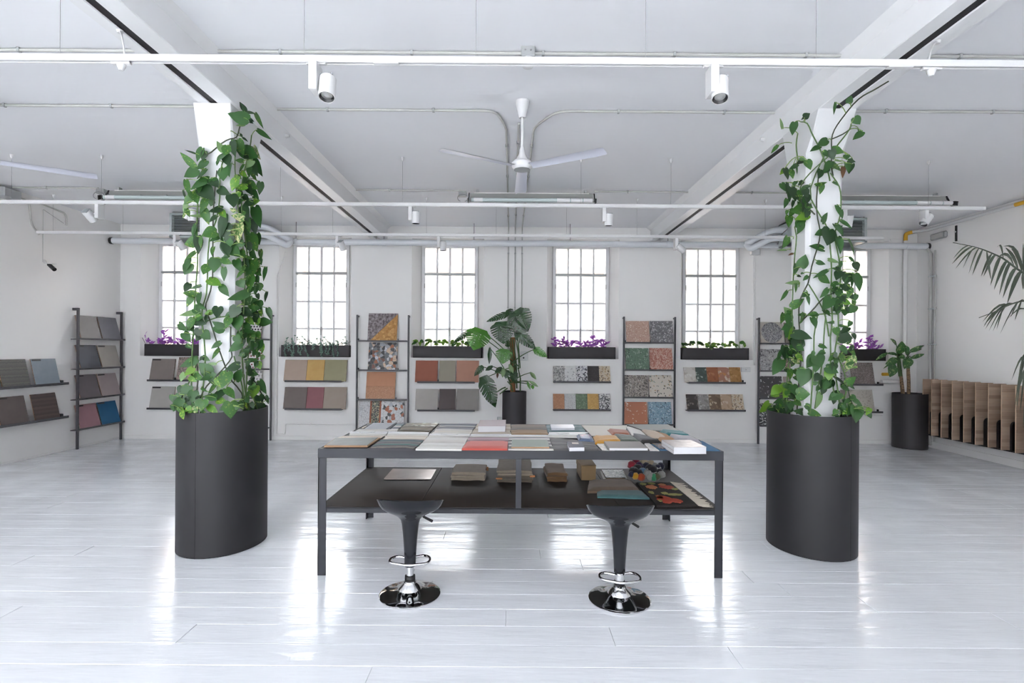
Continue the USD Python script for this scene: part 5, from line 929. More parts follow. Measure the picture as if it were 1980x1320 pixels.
LEFT = """330 190 8.25|500 810 420 1000 120;550 850 500 980 80 d;370 1075 150 865 90 v;395 880 230 825 25;560 1000 420 1125 130;410 1140 220 1245 170;560 1140 420 1285 140;835 840 740 685 90 l;900 765 870 910 130;850 890 730 1010 120;760 1000 735 1070 50;880 910 930 1070 130 d;840 1120 830 1300 170;960 1050 930 1240 150;700 1270 680 1320 90;600 1290 470 1320 60
430 190 8.25|360 200 280 60 75;370 215 520 240 70;530 250 640 460 55;390 335 110 250 180;350 420 220 430 60 l;430 330 500 370 40 d;440 370 490 400 35 d;570 510 770 650 65;290 570 320 620 30 d;330 630 405 690 30 d;160 700 200 920 130;250 680 330 890 140;330 830 550 930 180;500 790 590 960 100 c;360 910 420 960 60;330 1010 210 985 90 v;480 1000 360 1110 80 l;500 980 630 1230 110;450 1030 550 1220 140;470 1170 545 1310 70 v;330 1060 260 1180 70 v;300 1180 390 1250 70 y;250 1240 200 1310 80 y
330 340 8.25|245 80 295 300 75 v;590 50 320 200 150;350 260 430 430 130 v;460 90 450 260 100;200 240 260 400 50;320 340 220 450 100 v;250 440 200 570 60 l;250 530 300 650 60;235 570 190 680 40 c;560 380 480 580 90;500 200 690 370 200 d;650 60 750 170 130 d;770 210 930 290 120 d;500 640 290 630 80 l;530 540 605 760 110;660 390 640 480 80;810 520 610 560 130;720 640 620 730 70;800 560 880 660 90 y;860 650 790 990 130 d;720 900 505 950 190;800 960 620 1035 100;400 790 350 980 90;410 830 395 990 40 v;410 1050 225 1085 160 v;440 970 440 1230 110 d;480 980 470 1180 50 v;385 1215 240 1320 80 v;690 1140 660 1270 110 v;880 1070 910 1290 150 d;910 890 830 970 80;810 990 845 1040 40;960 960 900 1100 110
430 340 8.25|220 60 150 230 110 y;380 170 195 190 90 y;400 110 545 200 130 v;390 20 330 130 70;400 170 470 300 90;610 110 590 290 90;480 220 575 370 70;490 330 530 370 40;570 390 440 500 110 y;150 300 180 490 150 d;270 270 210 400 70 y;480 420 320 480 100 d;330 500 400 720 140 d;330 680 150 630 110 c;330 660 430 880 150 v;520 510 595 800 140;480 700 530 920 110 d;240 790 250 1040 210 c;130 780 50 850 100 d;90 890 0 970 90 d;100 960 130 1120 130;320 1060 150 1110 100;440 950 550 1190 170 v;560 930 590 1090 90;360 870 440 950 80;400 1070 440 1200 100 d;110 1150 270 1280 170;60 1080 90 1270 130 d;290 1190 360 1300 90 v;470 1200 540 1320 110;600 1190 620 1330 90;360 1290 470 1310 50;100 1270 0 1300 60;250 430 330 380 90;200 560 120 520 60 c;340 320 420 380 80 d;240 250 330 300 90 d
330 500 8.25|290 0 240 190 90;310 90 220 250 130;590 110 520 240 130 v;710 0 685 205 165;850 155 850 350 80;615 330 800 420 130 y;805 440 920 590 100;820 10 970 80 90 v;290 400 220 520 90;470 430 310 480 45;395 570 200 540 100 v;330 610 260 760 80 v;460 560 440 750 100;400 740 380 830 40;430 730 555 805 70;420 850 145 895 110 l;660 850 540 880 70 y;600 880 570 1020 110 d;760 780 735 935 130;790 840 760 930 90;350 960 270 1150 110 v;140 1045 260 1150 90;130 1115 205 1140 30;380 990 560 1040 110;390 1030 280 1170 120 d;470 870 380 940 60 y;930 950 880 1090 130;850 1110 670 1010 110;840 1120 665 1110 140;210 1190 310 1320 110;370 1200 330 1310 80;530 1180 630 1280 130;450 1130 410 1250 110 d;470 1230 400 1310 90 d;960 870 870 910 60;420 960 520 930 70
430 500 8.25|220 30 280 190 110;340 40 420 120 110 d;480 30 450 300 170 v;560 50 540 210 90 c;580 0 620 90 80;590 150 590 270 40;690 150 655 345 55;320 210 225 305 80 v;450 290 440 490 130 v;530 290 580 380 90;570 400 600 510 120;550 430 520 570 70;270 350 340 460 120;400 540 90 640 190;330 690 550 645 110;450 600 420 730 70 l;710 540 675 685 50;580 670 540 810 140;620 720 640 880 60;450 740 520 820 80 v;230 775 130 940 150;290 850 470 900 170 d;730 800 780 970 75;610 1010 790 1010 120;240 940 250 1140 170;400 950 500 1050 90 y;540 930 570 1060 90 y;340 1050 460 1110 100;300 1170 530 1160 90;270 1170 260 1310 110;350 1190 330 1290 90 d;440 1190 500 1310 110;540 1180 600 1260 90 v;490 850 590 930 90 d;600 830 620 920 60 y;600 1280 520 1320 70;380 330 330 420 80;470 470 400 560 70 d;430 180 370 270 90;350 130 300 220 80 v;540 760 470 860 80
320 650 8.25|490 370 240 480 130;600 330 700 385 70;600 330 545 385 60;870 100 735 190 70;840 210 740 360 55 v;800 440 660 440 40 l;710 580 530 435 170;440 510 310 620 100 m;300 590 240 715 90 l;520 580 430 610 60 y;460 620 610 690 90;380 660 490 720 70 y;720 640 560 700 80;720 600 770 770 120;980 580 900 810 190 v;820 680 910 820 100 y;800 790 680 920 130;860 800 830 870 60 l;580 830 660 880 40;370 800 240 1000 140;250 800 200 900 80 d;90 940 110 1045 60;210 940 120 1120 90;250 1010 130 1190 120;450 880 430 1050 130;410 1080 500 1110 60;600 1020 560 1190 175;800 980 610 950 110;800 950 980 870 130 d;830 1020 970 1040 100 y;260 1200 285 1320 80 y;480 1140 455 1320 100 c;400 1130 300 1200 70 y;230 1150 300 1190 50 y;200 1140 220 1210 50;90 1100 130 1190 60;690 1120 830 1220 90 y;940 1130 860 1180 60;300 1000 400 1100 130 d;530 940 480 1000 90 d;330 1080 270 1140 80;360 950 280 1060 90 d;560 1180 640 1215 50;420 1190 350 1215 50 y
420 650 8.25|300 0 370 100 110;420 40 420 140 70;370 120 190 235 120;400 300 505 200 110;430 280 340 310 60;540 80 570 250 90;680 70 640 230 120;720 130 715 270 60 y;620 230 560 310 90;660 260 640 350 60;740 310 690 380 70 l;460 390 660 370 60;640 410 690 520 90 y;630 400 600 500 60;340 460 130 530 140;300 690 380 530 120;400 600 435 665 40 l;490 560 650 610 100;680 720 775 910 95;500 720 550 780 70;610 780 500 840 100;620 800 560 980 180 m;150 840 270 980 110 v;210 1060 220 1300 190;440 960 500 1060 100;590 990 700 1050 60 c;680 950 720 1050 100;690 1060 620 1150 110;720 1080 770 1130 50;770 960 820 1050 70;350 1050 400 1160 90;430 1050 480 1150 50 y;540 1060 580 1150 60;130 1110 30 1180 60 y;500 380 470 500 60;490 470 520 570 70;470 180 540 260 80 d;520 30 480 110 90;600 100 560 180 80;520 900 450 960 80;330 1110 290 1170 70;600 1120 540 1175 80"""
RIGHT = """1480 150 8.25|270 800 240 650 40 l;460 720 430 905 100;620 630 705 575 90 d;620 625 575 670 30;190 1085 95 1200 50 v;980 1000 830 1080 110;860 1100 720 1170 80;930 1170 990 1240 60;560 1280 630 1320 60
1580 150 8.25|290 410 265 585 35;500 400 550 290 90;600 640 680 740 110;650 810 660 870 35;720 870 580 980 90;250 1140 420 1190 110 v;220 1160 260 1300 110 d;470 1235 470 1305 80;560 1295 500 1320 30;110 1190 170 1260 50
1490 300 8.25|540 80 420 140 90 d;580 90 635 225 105;430 150 300 220 60;410 160 425 300 35;210 230 155 305 60 y;230 220 280 380 115;330 240 360 365 75;175 455 235 565 70;270 445 260 600 50 d;300 560 305 740 55;330 520 400 720 130 d;400 420 370 490 60;400 650 450 720 70 d;510 420 440 480 60;600 480 480 550 80;540 540 590 660 90 d;260 705 220 840 65;365 730 340 840 40;550 710 480 810 80;560 800 680 830 80;560 850 340 890 170 v;590 960 400 1020 110 m;580 860 590 990 80 d;265 880 250 950 40;290 975 290 1140 95 v;510 1060 430 1250 115;800 240 775 365 115;920 210 830 280 80;730 470 895 430 70;820 470 790 615 75 v;830 1060 912 920 125;830 1220 710 1270 90
1570 300 8.25|300 130 470 240 150 v;300 110 200 260 100;380 80 470 100 40 l;540 0 550 70 75;580 85 690 105 60;550 130 580 270 90;640 150 590 290 70;500 190 490 350 60 b;335 430 420 485 70;400 810 490 1000 60;470 880 490 1000 40;470 1045 640 1160 55;370 1110 500 1280 140;290 1190 250 1420 220 d
1490 450 8.25|270 75 200 240 110 v;240 275 110 280 45 l;355 330 285 355 30 b;490 540 555 355 140;410 510 380 670 70;830 260 625 210 130;745 465 870 500 70;890 605 690 715 60;800 690 940 800 130 v;470 790 250 800 60 l;395 815 405 945 55;260 940 160 1080 60;590 970 505 1020 80;590 1010 620 1150 60;350 1180 525 1050 120 v;300 1290 220 1190 90 l;910 900 800 1030 75;960 1040 840 1220 150;540 1300 440 1310 50;740 1300 600 1310 70;520 640 480 660 40;430 680 490 700 40;590 690 520 760 50
1570 450 8.25|420 80 460 320 120;600 120 690 350 70;605 390 680 470 50;690 480 740 600 100;690 610 740 610 25;270 430 430 470 70 l;450 460 440 580 65;410 600 320 560 60 v;400 540 450 610 60 d;440 620 390 740 110 d;560 650 540 820 150 d;640 700 635 880 60;600 850 470 905 90;620 890 570 1040 80;690 670 760 920 140;710 990 640 1110 70;690 1170 550 1280 110;500 1090 620 1130 90 y;410 800 300 830 70;390 915 300 925 50;400 920 500 1040 110;340 1070 490 1100 110;440 1110 400 1290 170;520 1230 520 1320 80;220 1240 280 1320 90;380 860 330 940 60 d;430 1170 340 1240 90 d
1470 600 6|270 40 240 150 70 v;340 50 320 160 85;500 40 470 150 80 v;330 0 350 40 50;650 40 560 50 55;600 90 650 200 75;370 180 250 220 90;350 200 300 310 90;380 220 330 330 60 m;390 270 590 320 110 d;450 340 430 460 130 d;380 400 440 480 90;280 420 290 575 75;235 480 195 580 50;240 580 150 740 110;330 470 370 560 70;380 560 460 620 70 c;430 510 500 590 60 y;610 540 545 660 110;650 530 710 650 150;650 610 640 715 80;740 480 670 500 50;690 400 775 435 50;620 480 590 530 40;340 690 345 800 65;400 690 440 760 60;520 690 475 875 140;690 750 630 810 80 d;620 850 670 830 40;780 800 740 915 80;280 860 360 900 55;380 870 410 980 85;430 970 570 970 130 v;220 890 130 970 90 m;240 860 290 930 80 m;330 930 270 1010 90 m;210 980 120 990 40 y;350 980 420 1030 60;700 970 655 1130 75 l;100 1080 0 1180 90 m;90 1130 200 1150 50;250 1040 160 1070 50;230 1100 320 1195 30 y;250 1150 190 1240 50 y;400 1050 490 1100 60;530 1100 600 1150 60;530 1180 390 1165 70;570 1180 705 1215 80;300 1040 300 1090 60;330 340 380 400 80 d;400 330 350 380 70;260 1080 180 1130 60;360 1060 330 1130 60 d
1570 600 6|130 0 220 65 60;250 140 170 140 25;320 175 395 180 35;450 130 420 190 45;270 210 300 290 75;420 200 340 260 60 d;320 300 470 320 130 d;340 420 410 500 60;350 510 350 600 90;460 530 520 610 60 c;450 590 380 680 80 c;520 650 480 670 25 c;410 560 450 600 50 y;170 660 300 720 100;210 690 170 825 85 m;190 830 125 915 90;260 780 390 870 130 d;350 870 435 930 70;405 850 510 775 85;440 870 495 910 40;230 810 250 890 60;320 960 200 1035 95;350 990 310 1025 45 y;480 1040 580 1100 60;500 1120 510 1295 140;530 1110 610 1200 90;670 1140 630 1210 50 m;650 1180 690 1250 45;440 1030 370 1080 40;240 1215 310 1225 30;330 1120 400 1180 60;420 1150 350 1200 60 y;460 1090 420 1150 60"""
LSTEMS = [[(470, 225), (463, 250), (459, 268), (446, 268), (430, 276), (408, 297), (390, 303)], [(452, 270), (436, 300), (424, 335), (427, 380), (419, 430), (404, 460), (402, 520), (401, 572), (391, 592), (391, 625), (400, 690), (392, 760), (388, 800)], [(395, 320), (384, 360), (383, 400), (381, 450), (384, 500), (380, 545), (376, 600), (374, 660), (370, 720), (372, 800)],
          [(420, 330), (413, 400), (412, 470), (413, 545), (402, 580), (396, 592), (408, 622), (424, 676), (437, 710), (448, 738), (470, 757), (474, 795)], [(487, 262), (484, 290), (470, 340), (466, 380), (470, 430), (478, 480), (482, 530), (480, 600), (486, 650), (478, 700), (478, 750), (470, 800)], [(455, 300), (455, 350), (462, 410), (470, 470), (476, 540), (470, 620), (468, 690), (474, 760), (486, 798)], [(447, 632), (446, 680), (452, 688), (437, 708), (420, 726), (400, 745), (386, 770), (380, 800)], [(392, 625), (420, 612), (450, 612), (475, 618)], [(453, 688), (460, 715), (470, 745), (473, 790)], [(380, 690), (385, 735), (378, 770), (365, 800)], [(490, 640), (500, 680), (492, 720), (487, 760), (500, 795)], [(350, 790), (362, 745), (378, 715), (383, 690)], [(520, 780), (508, 765), (495, 740), (488, 730)]]
RSTEMS = [[(1717, 158), (1700, 168), (1687, 176), (1668, 185), (1650, 200), (1625, 232), (1612, 251), (1606, 270), (1608, 290), (1606, 320), (1610, 340)], [(1548, 236), (1561, 237), (1567, 255), (1578, 275), (1590, 300), (1600, 330), (1604, 350)], [(1645, 240), (1643, 250), (1630, 267), (1615, 285), (1608, 300)], [(1606, 270), (1630, 260), (1643, 250)], [(1605, 335), (1612, 345), (1623, 360), (1626, 385), (1624, 420), (1618, 435), (1612, 455), (1616, 475), (1622, 500), (1626, 540), (1618, 590), (1622, 640), (1614, 670), (1612, 705), (1620, 760), (1625, 800)],
          [(1600, 304), (1575, 325), (1556, 345), (1545, 362), (1548, 390), (1545, 420), (1534, 440), (1541, 455), (1536, 490), (1533, 540), (1532, 575), (1530, 610), (1535, 650), (1525, 690), (1520, 740), (1522, 800)], [(1583, 330), (1577, 390), (1580, 425), (1587, 450), (1580, 480), (1568, 515), (1563, 550), (1545, 575), (1543, 620), (1550, 680), (1545, 720), (1540, 800)], [(1563, 550), (1582, 580), (1596, 610), (1602, 650)], [(1594, 300), (1560, 370), (1575, 400), (1590, 425), (1600, 440), (1604, 470), (1608, 520), (1605, 570), (1610, 620), (1604, 650), (1606, 680), (1604, 710), (1612, 760)],
          [(1616, 565), (1590, 575), (1575, 595), (1560, 610), (1545, 625)], [(1580, 610), (1572, 650), (1574, 690), (1570, 740), (1566, 800)], [(1596, 610), (1592, 650), (1591, 695), (1582, 740), (1575, 790)], [(1541, 385), (1560, 400), (1575, 415)], [(1560, 610), (1595, 606), (1620, 607)], [(1625, 800), (1632, 770), (1638, 745), (1632, 720), (1620, 690)], [(1650, 790), (1640, 760), (1632, 730)], [(1500, 790), (1515, 770), (1522, 740)], [(1542, 258), (1538, 280), (1541, 303)]]
COLS = [(-2.50, -2.215, 4.10, 4.36), (2.345, 2.635, 4.12, 4.38)]
def clear(v):
    v = np.array(v, float)
    for x0, x1, y0, y1 in COLS:
        e = .004; top = v[:, 2] > 3.12; k = np.clip((v[:, 2] - 3.12) / .42, 0, 1)
        i = top & (v[:, 0] > x0 - .03 * k + (x0 > 0) * .07 * k) & (v[:, 0] < x1 + .085 * k * (x0 > 0)) & (v[:, 1] > y0 - .025) & (v[:, 1] < y0 + .12); v[i, 1] = y0 - .027
        ya, xa, xb = y0 - e, x0 - e, x1 + e; i = ~top & (v[:, 0] > xa) & (v[:, 0] < xb) & (v[:, 1] > ya) & (v[:, 1] < y1 + .1)
        s = np.minimum(v[:, 0] - xa, xb - v[:, 0]); side = i & (s < v[:, 1] - ya)
        v[i & ~side, 1] = ya; v[side, 0] = np.where(v[side, 0] - xa < xb - v[side, 0], xa, xb)
    return v
def climber(text, stems, depth, label, loc, seed, extra=()):
    t = thing('climbing_pothos', label, 'plant', loc); rnd = random.Random(seed); specs = parse(text)
    for k, st in enumerate(stems):
        p = np.array([P(x, y, depth(x, y) + .012 + .006 * math.sin(i * 1.7 + k)) for i, (x, y) in enumerate(st)]); m = [p[0]]
        for a, b in zip(p, p[1:]): m += [a + (b - a) * s for s in (.5, 1)]
        m = np.array(m); m[1:-1] = (m[:-2] + 2 * m[1:-1] + m[2:]) / 4
        m = clear(m) + [0, -.005, 0]; obj('stem', tubem(m, np.linspace(.0045, .0055, len(m)), 6), 'vine_old' if k % 3 == 0 else 'vine_stem', t, True)
    fill = random.Random(seed + 50)
    while extra and len(specs) < 300:                            # smaller leaves half hidden in the thick of it
        x, y = extra[fill.randrange(len(extra))]; x += fill.gauss(0, 9); y += fill.gauss(0, 14); a = fill.uniform(.6, 2.5); l = fill.uniform(9, 16); specs.insert(0, ((x, y), (x + l * math.cos(a), y + l * math.sin(a)), l * .72, fill.choice(['leaf_green', 'leaf_dark', 'leaf_dark', 'leaf_var', 'leaf_green'])))
    plant_leaves(t, specs[:300], depth, rnd, stems)
    print(label, len(specs))
    return t
def dleft(x, y):
    d = 4.04 if x < 452 else 4.04 + (x - 452) * .0055
    if y > 700: d += (y - 700) / 100 * (-.1 if x < 460 else .06) * (.3 + abs(x - 430) / 90)
    return min(d, 4.45)
def dright(x, y):
    d = 4.06 if x > 1560 else 4.06 + (1560 - x) * .006
    if y < 250 and x > 1600: d -= (250 - y) * .006
    if y > 700: d += (y - 700) / 100 * (-.08 if x > 1560 else .05) * (.3 + abs(x - 1580) / 90)
    return min(d, 4.5)
climber(LEFT, LSTEMS, dleft, 'dense variegated pothos climbing the left column from its oval planter', (-2.385, 4.29, .985), 3, [(470, 390), (478, 420), (480, 450), (485, 480), (480, 510), (487, 540), (490, 570), (495, 610), (488, 640), (495, 670), (488, 700), (490, 740), (500, 770), (470, 785), (362, 780), (350, 770), (375, 700), (374, 620), (470, 350), (478, 330)])
climber(RIGHT, RSTEMS, dright, 'sparser pothos climbing the right column from its oval planter', (2.495, 4.31, .985), 4, [(1620, 540), (1625, 570), (1630, 600), (1640, 660), (1640, 780), (1625, 790), (1525, 770), (1520, 740), (1530, 680), (1540, 660), (1545, 380), (1550, 410), (1610, 700), (1600, 740), (1505, 775)])
# ---------------------------------------------------------------- window boxes and their plants
mat('window_box', '2a272a', .6, bump=((160, 160, 160), .1, .002))
def window_box(px0, px1, which):
    a, b = P(px0, 690, 9.03), P(px1, 690, 9.03); t = thing('window_box', f'dark rectangular planter on the sill of the {which} window', 'planter', ((a[0] + b[0]) / 2, 9.13, ZS)); z = ZS + .001
    x0, x1, h, y0, y1 = a[0], b[0], .205, 9.03, 9.24
    obj('box', B().box((x0, y0, z), (x1, y0 + .008, z + h), .001).box((x0, y1 - .008, z), (x1, y1, z + h), .001).box((x0, y0, z), (x0 + .008, y1, z + h), .001).box((x1 - .008, y0, z), (x1, y1, z + h), .001).box((x0, y0, z), (x1, y1, z + .01)), 'window_box', t); obj('soil', boxm((x0 + .008, y0 + .008, z + h - .05), (x1 - .008, y1 - .008, z + h - .02)), 'soil', t)
    return x0, x1, z + h - .02
LANCE = [(0, .25), (.2, .8), (.4, 1.0), (.6, .85), (.8, .5), (1, .02)]
def purple(x0, x1, z, label, seed, tall=()):
    t = thing('purple_tradescantia', label, 'plant', ((x0 + x1) / 2, 9.13, z)); r = random.Random(seed); wc = min(WC, key=lambda c: abs(c - (x0 + x1) / 2)); lo, hi = wc - .56, wc + .56
    ks = [(r.uniform(x0 + .05, x1 - .05), r.uniform(.06, .17)) for _ in range(20)] + [(x, h) for x, h in tall]
    for x, h in ks:
        d = np.array([r.uniform(-.12, .12), r.uniform(-.05, .03), 0]); p0 = np.array([x, 9.12 + r.uniform(-.05, .05), z]); p = np.array([p0 + d * s + [0, 0, h * (s - .25 * s * s)] for s in np.linspace(0, 1, 6)]); obj('stem', tubem(p, .0035, 5), 'purple_stem', t, True)
        n = max(3, int(h / .028))
        for k in range(n):
            q = p0 + d * (k + 1) / n + [0, 0, h * ((k + 1) / n - .25 * ((k + 1) / n) ** 2)]; a = r.uniform(0, 6.28); e = np.array([math.cos(a), .4 * math.sin(a), r.uniform(-.2, .8)]); e /= np.linalg.norm(e)
            m_ = leaf_mesh(q, q + e * r.uniform(.06, .1), .034, (r.uniform(-.4, .4), -1, .5), .3, .1, LANCE).mesh(); m_.vertices[:, 0] = np.clip(m_.vertices[:, 0], lo, hi); m_.vertices[:, 1] = np.clip(m_.vertices[:, 1], 9.01, 9.3); obj('leaf', m_, 'leaf_purple', t, True)
def heartbed(x0, x1, z, label, seed, m, n, droop=0):
    t = thing('pothos', label, 'plant', ((x0 + x1) / 2, 9.13, z)); r = random.Random(seed)
    for k in range(n):
        x = x0 + .05 + (x1 - x0 - .1) * (k + r.random()) / n; p0 = np.array([x, 9.12 + r.uniform(-.06, .04), z]); tip = p0 + [r.uniform(-.07, .07), r.uniform(-.05, .02), r.uniform(.03, .12)]
        obj('stem', tubem([p0, (p0 + tip) / 2 + [0, 0, .02], tip], .003, 5), 'petiole', t, True)
        e = np.array([r.uniform(-1, 1), -.3, r.uniform(-.5, .4)]); e /= np.linalg.norm(e); obj('leaf', leaf_mesh(tip, tip + e * r.uniform(.06, .1), r.uniform(.05, .08), (r.uniform(-.5, .5), -1, .6), .2, .1), r.choice(m), t, True)
def strings(x0, x1, z, label, pxs):
    t = thing('trailing_succulent', label, 'plant', ((x0 + x1) / 2, 9.13, z)); r = random.Random(2); bead = trimesh.creation.icosphere(1, 1.0)
    def strand(pts, k):
        b = B().tube(pts, .004, 5)
        for p in pts[1:]:
            for _ in range(3): s = np.array([r.uniform(-1, 1), r.uniform(-1, .2), r.uniform(-.6, .6)]) * .013; b.add(bead.vertices * [.011, .009, .007] * r.uniform(.8, 1.3) + p + s, bead.faces)
        obj('strand', b, 'leaf_string', t, True)
    for k, (a, y0, b_, y1) in enumerate(pxs):
        A, C = P(a, y0, 9.015), P(b_, y1, 9.012); n = max(4, int(abs(A[2] - C[2]) / .018)); strand([np.array([A[0], 9.1, z + .02]), np.array([A[0], 9.045, z + .04])] + [A + (C - A) * s + [.008 * math.sin(s * 9 + k), 0, 0] for s in np.linspace(0.0, 1, n)], k)
    for k in range(26):
        x = x0 + .04 + (x1 - x0 - .08) * k / 25; p0 = np.array([x, 9.1, z]); strand([p0 + [0, r.uniform(-.04, .06), .01 + .0 * i] + np.array([r.uniform(-.03, .03), 0, r.uniform(.0, .06)]) * i for i in range(4)], k)
def sills():
    x0, x1, z = window_box(279, 410, 'first'); purple(x0, x1, z, 'purple tradescantia in the window box left of the left column', 1, [(P(283, 0, 9.1)[0], .25), (P(316, 0, 9.1)[0], .33), (P(343, 0, 9.1)[0], .2), (P(350, 0, 9.1)[0], .15)])
    x0, x1, z = window_box(543.5, 675, 'second'); strings(x0, x1, z, 'blue-green trailing succulent hanging over the second window box', [(550, 667, 552, 687), (556, 667, 558, 678), (560, 666, 565, 688), (568, 667, 567, 688), (577, 668, 578, 682), (584, 668, 581, 686), (588, 667, 596, 688), (604, 668, 604, 676), (619, 668, 620, 682), (622, 668, 623, 688), (630, 667, 630, 684), (638, 667, 635, 684), (642, 667, 645, 688), (652, 667, 653, 687), (607, 667, 607, 674)])
    x0, x1, z = window_box(798.5, 931, 'third'); heartbed(x0, x1, z, 'light green pothos in the third window box, beside the monstera', 3, ['leaf_lime', 'leaf_yellow', 'leaf_green'], 34)
    x0, x1, z = window_box(1060, 1190, 'fourth'); purple(x0 + .08, x1 - .12, z, 'purple tradescantia in the fourth window box, right of the monstera', 5, [(P(1078, 0, 9.1)[0], .24), (P(1101, 0, 9.1)[0], .22), (P(1105, 0, 9.1)[0], .16), (P(1160, 0, 9.1)[0], .3), (P(1172, 0, 9.1)[0], .2)])
    x0, x1, z = window_box(1318, 1448, 'fifth'); heartbed(x0 - .03, x1, z, 'variegated pothos in the fifth window box', 6, ['leaf_green', 'leaf_yellow', 'leaf_lime', 'leaf_var'], 36)
    x0, x1, z = window_box(1582, 1713, 'sixth'); purple(x0, x1 - .1, z, 'purple tradescantia in the sixth window box, right of the right column', 7, [(P(1692, 0, 9.1)[0], .32), (P(1686, 0, 9.1)[0], .27), (P(1690, 0, 9.1)[0], .2), (P(1665, 0, 9.1)[0], .2)])
sills()
# ---------------------------------------------------------------- potted plants
def round_pot(c, r, h, name, label, seam=True):
    t = thing(name, label, 'planter', (c[0], c[1], 0)); obj('shell', B().lathe([(r - .012, 0), (r, .004), (r, h - .003), (r - .002, h), (r - .006, h), (r - .008, h - .004), (r - .008, h - .1)], (c[0], c[1], 0), 56), 'window_box', t, 40); obj('soil', B().lathe([(0, h - .1), (r - .009, h - .1), (r - .009, h - .06), (0, h - .055)], (c[0], c[1], 0), 40), 'soil', t)
MON = [(0, .3), (.06, .78), (.18, 1.0), (.35, 1.0), (.52, .9), (.7, .68), (.86, .36), (1, .02)]
def monstera_leaf(base, tip, w, nrm, seed=0, curl=.15):
    """A split leaf: the outline of a monstera cut by slits between the veins, with holes near the midrib."""
    from shapely.geometry import Polygon
    base, tip = np.asarray(base, float), np.asarray(tip, float); d = tip - base; L = np.linalg.norm(d); d /= L; nrm = np.asarray(nrm, float); nrm -= d * nrm.dot(d); nrm /= np.linalg.norm(nrm); s = np.cross(d, nrm); r = random.Random(seed)
    ts = np.linspace(0, 1, 40); half = np.interp(ts, [a for a, _ in MON], [b for _, b in MON]); rt = [(h * .5, t - (.1 * math.sin(math.pi * min(1, h)) if t < .05 else 0)) for t, h in zip(ts, half)]
    pl = Polygon(rt + [(-x, y) for x, y in rt[::-1]]).buffer(0)
    for sg in (-1, 1):
        for t0 in np.arange(.16, .86, .115):
            t0 += r.uniform(-.015, .015); k = .16 + .1 * r.random(); wd = .017 + .008 * r.random(); a, b = (sg * k * .75, t0), (sg * .62, t0 + .2)
            n = np.array([-(b[1] - a[1]), b[0] - a[0]]); n /= np.linalg.norm(n); pl = pl.difference(Polygon([a, (b[0] + n[0] * wd * 1.6, b[1] + n[1] * wd * 1.6), (b[0] - n[0] * wd * 1.6, b[1] - n[1] * wd * 1.6)]))
            if r.random() < .6: pl = pl.difference(Polygon([(sg * (.07 + .02 * math.cos(g)), t0 + .03 + .016 * math.sin(g)) for g in np.linspace(0, 6.28, 8)]))
    pl = max(getattr(pl, 'geoms', [pl]), key=lambda g: g.area).simplify(.004)
    v, f = trimesh.creation.triangulate_polygon(pl, engine='earcut'); m = trimesh.Trimesh(np.c_[v, np.zeros(len(v))], f, process=False)
    for _ in range(2): m = m.subdivide_to_size(.12)if False else m
    v = np.array(m.vertices); u, tt = v[:, 0], v[:, 1]; z = abs(u) * .5 * .5 - curl * (tt - .4) ** 2 - .3 * u * u
    return trimesh.Trimesh(base + d * (tt * L)[:, None] + s * (u * w)[:, None] + nrm * (z * L)[:, None], m.faces, process=False)
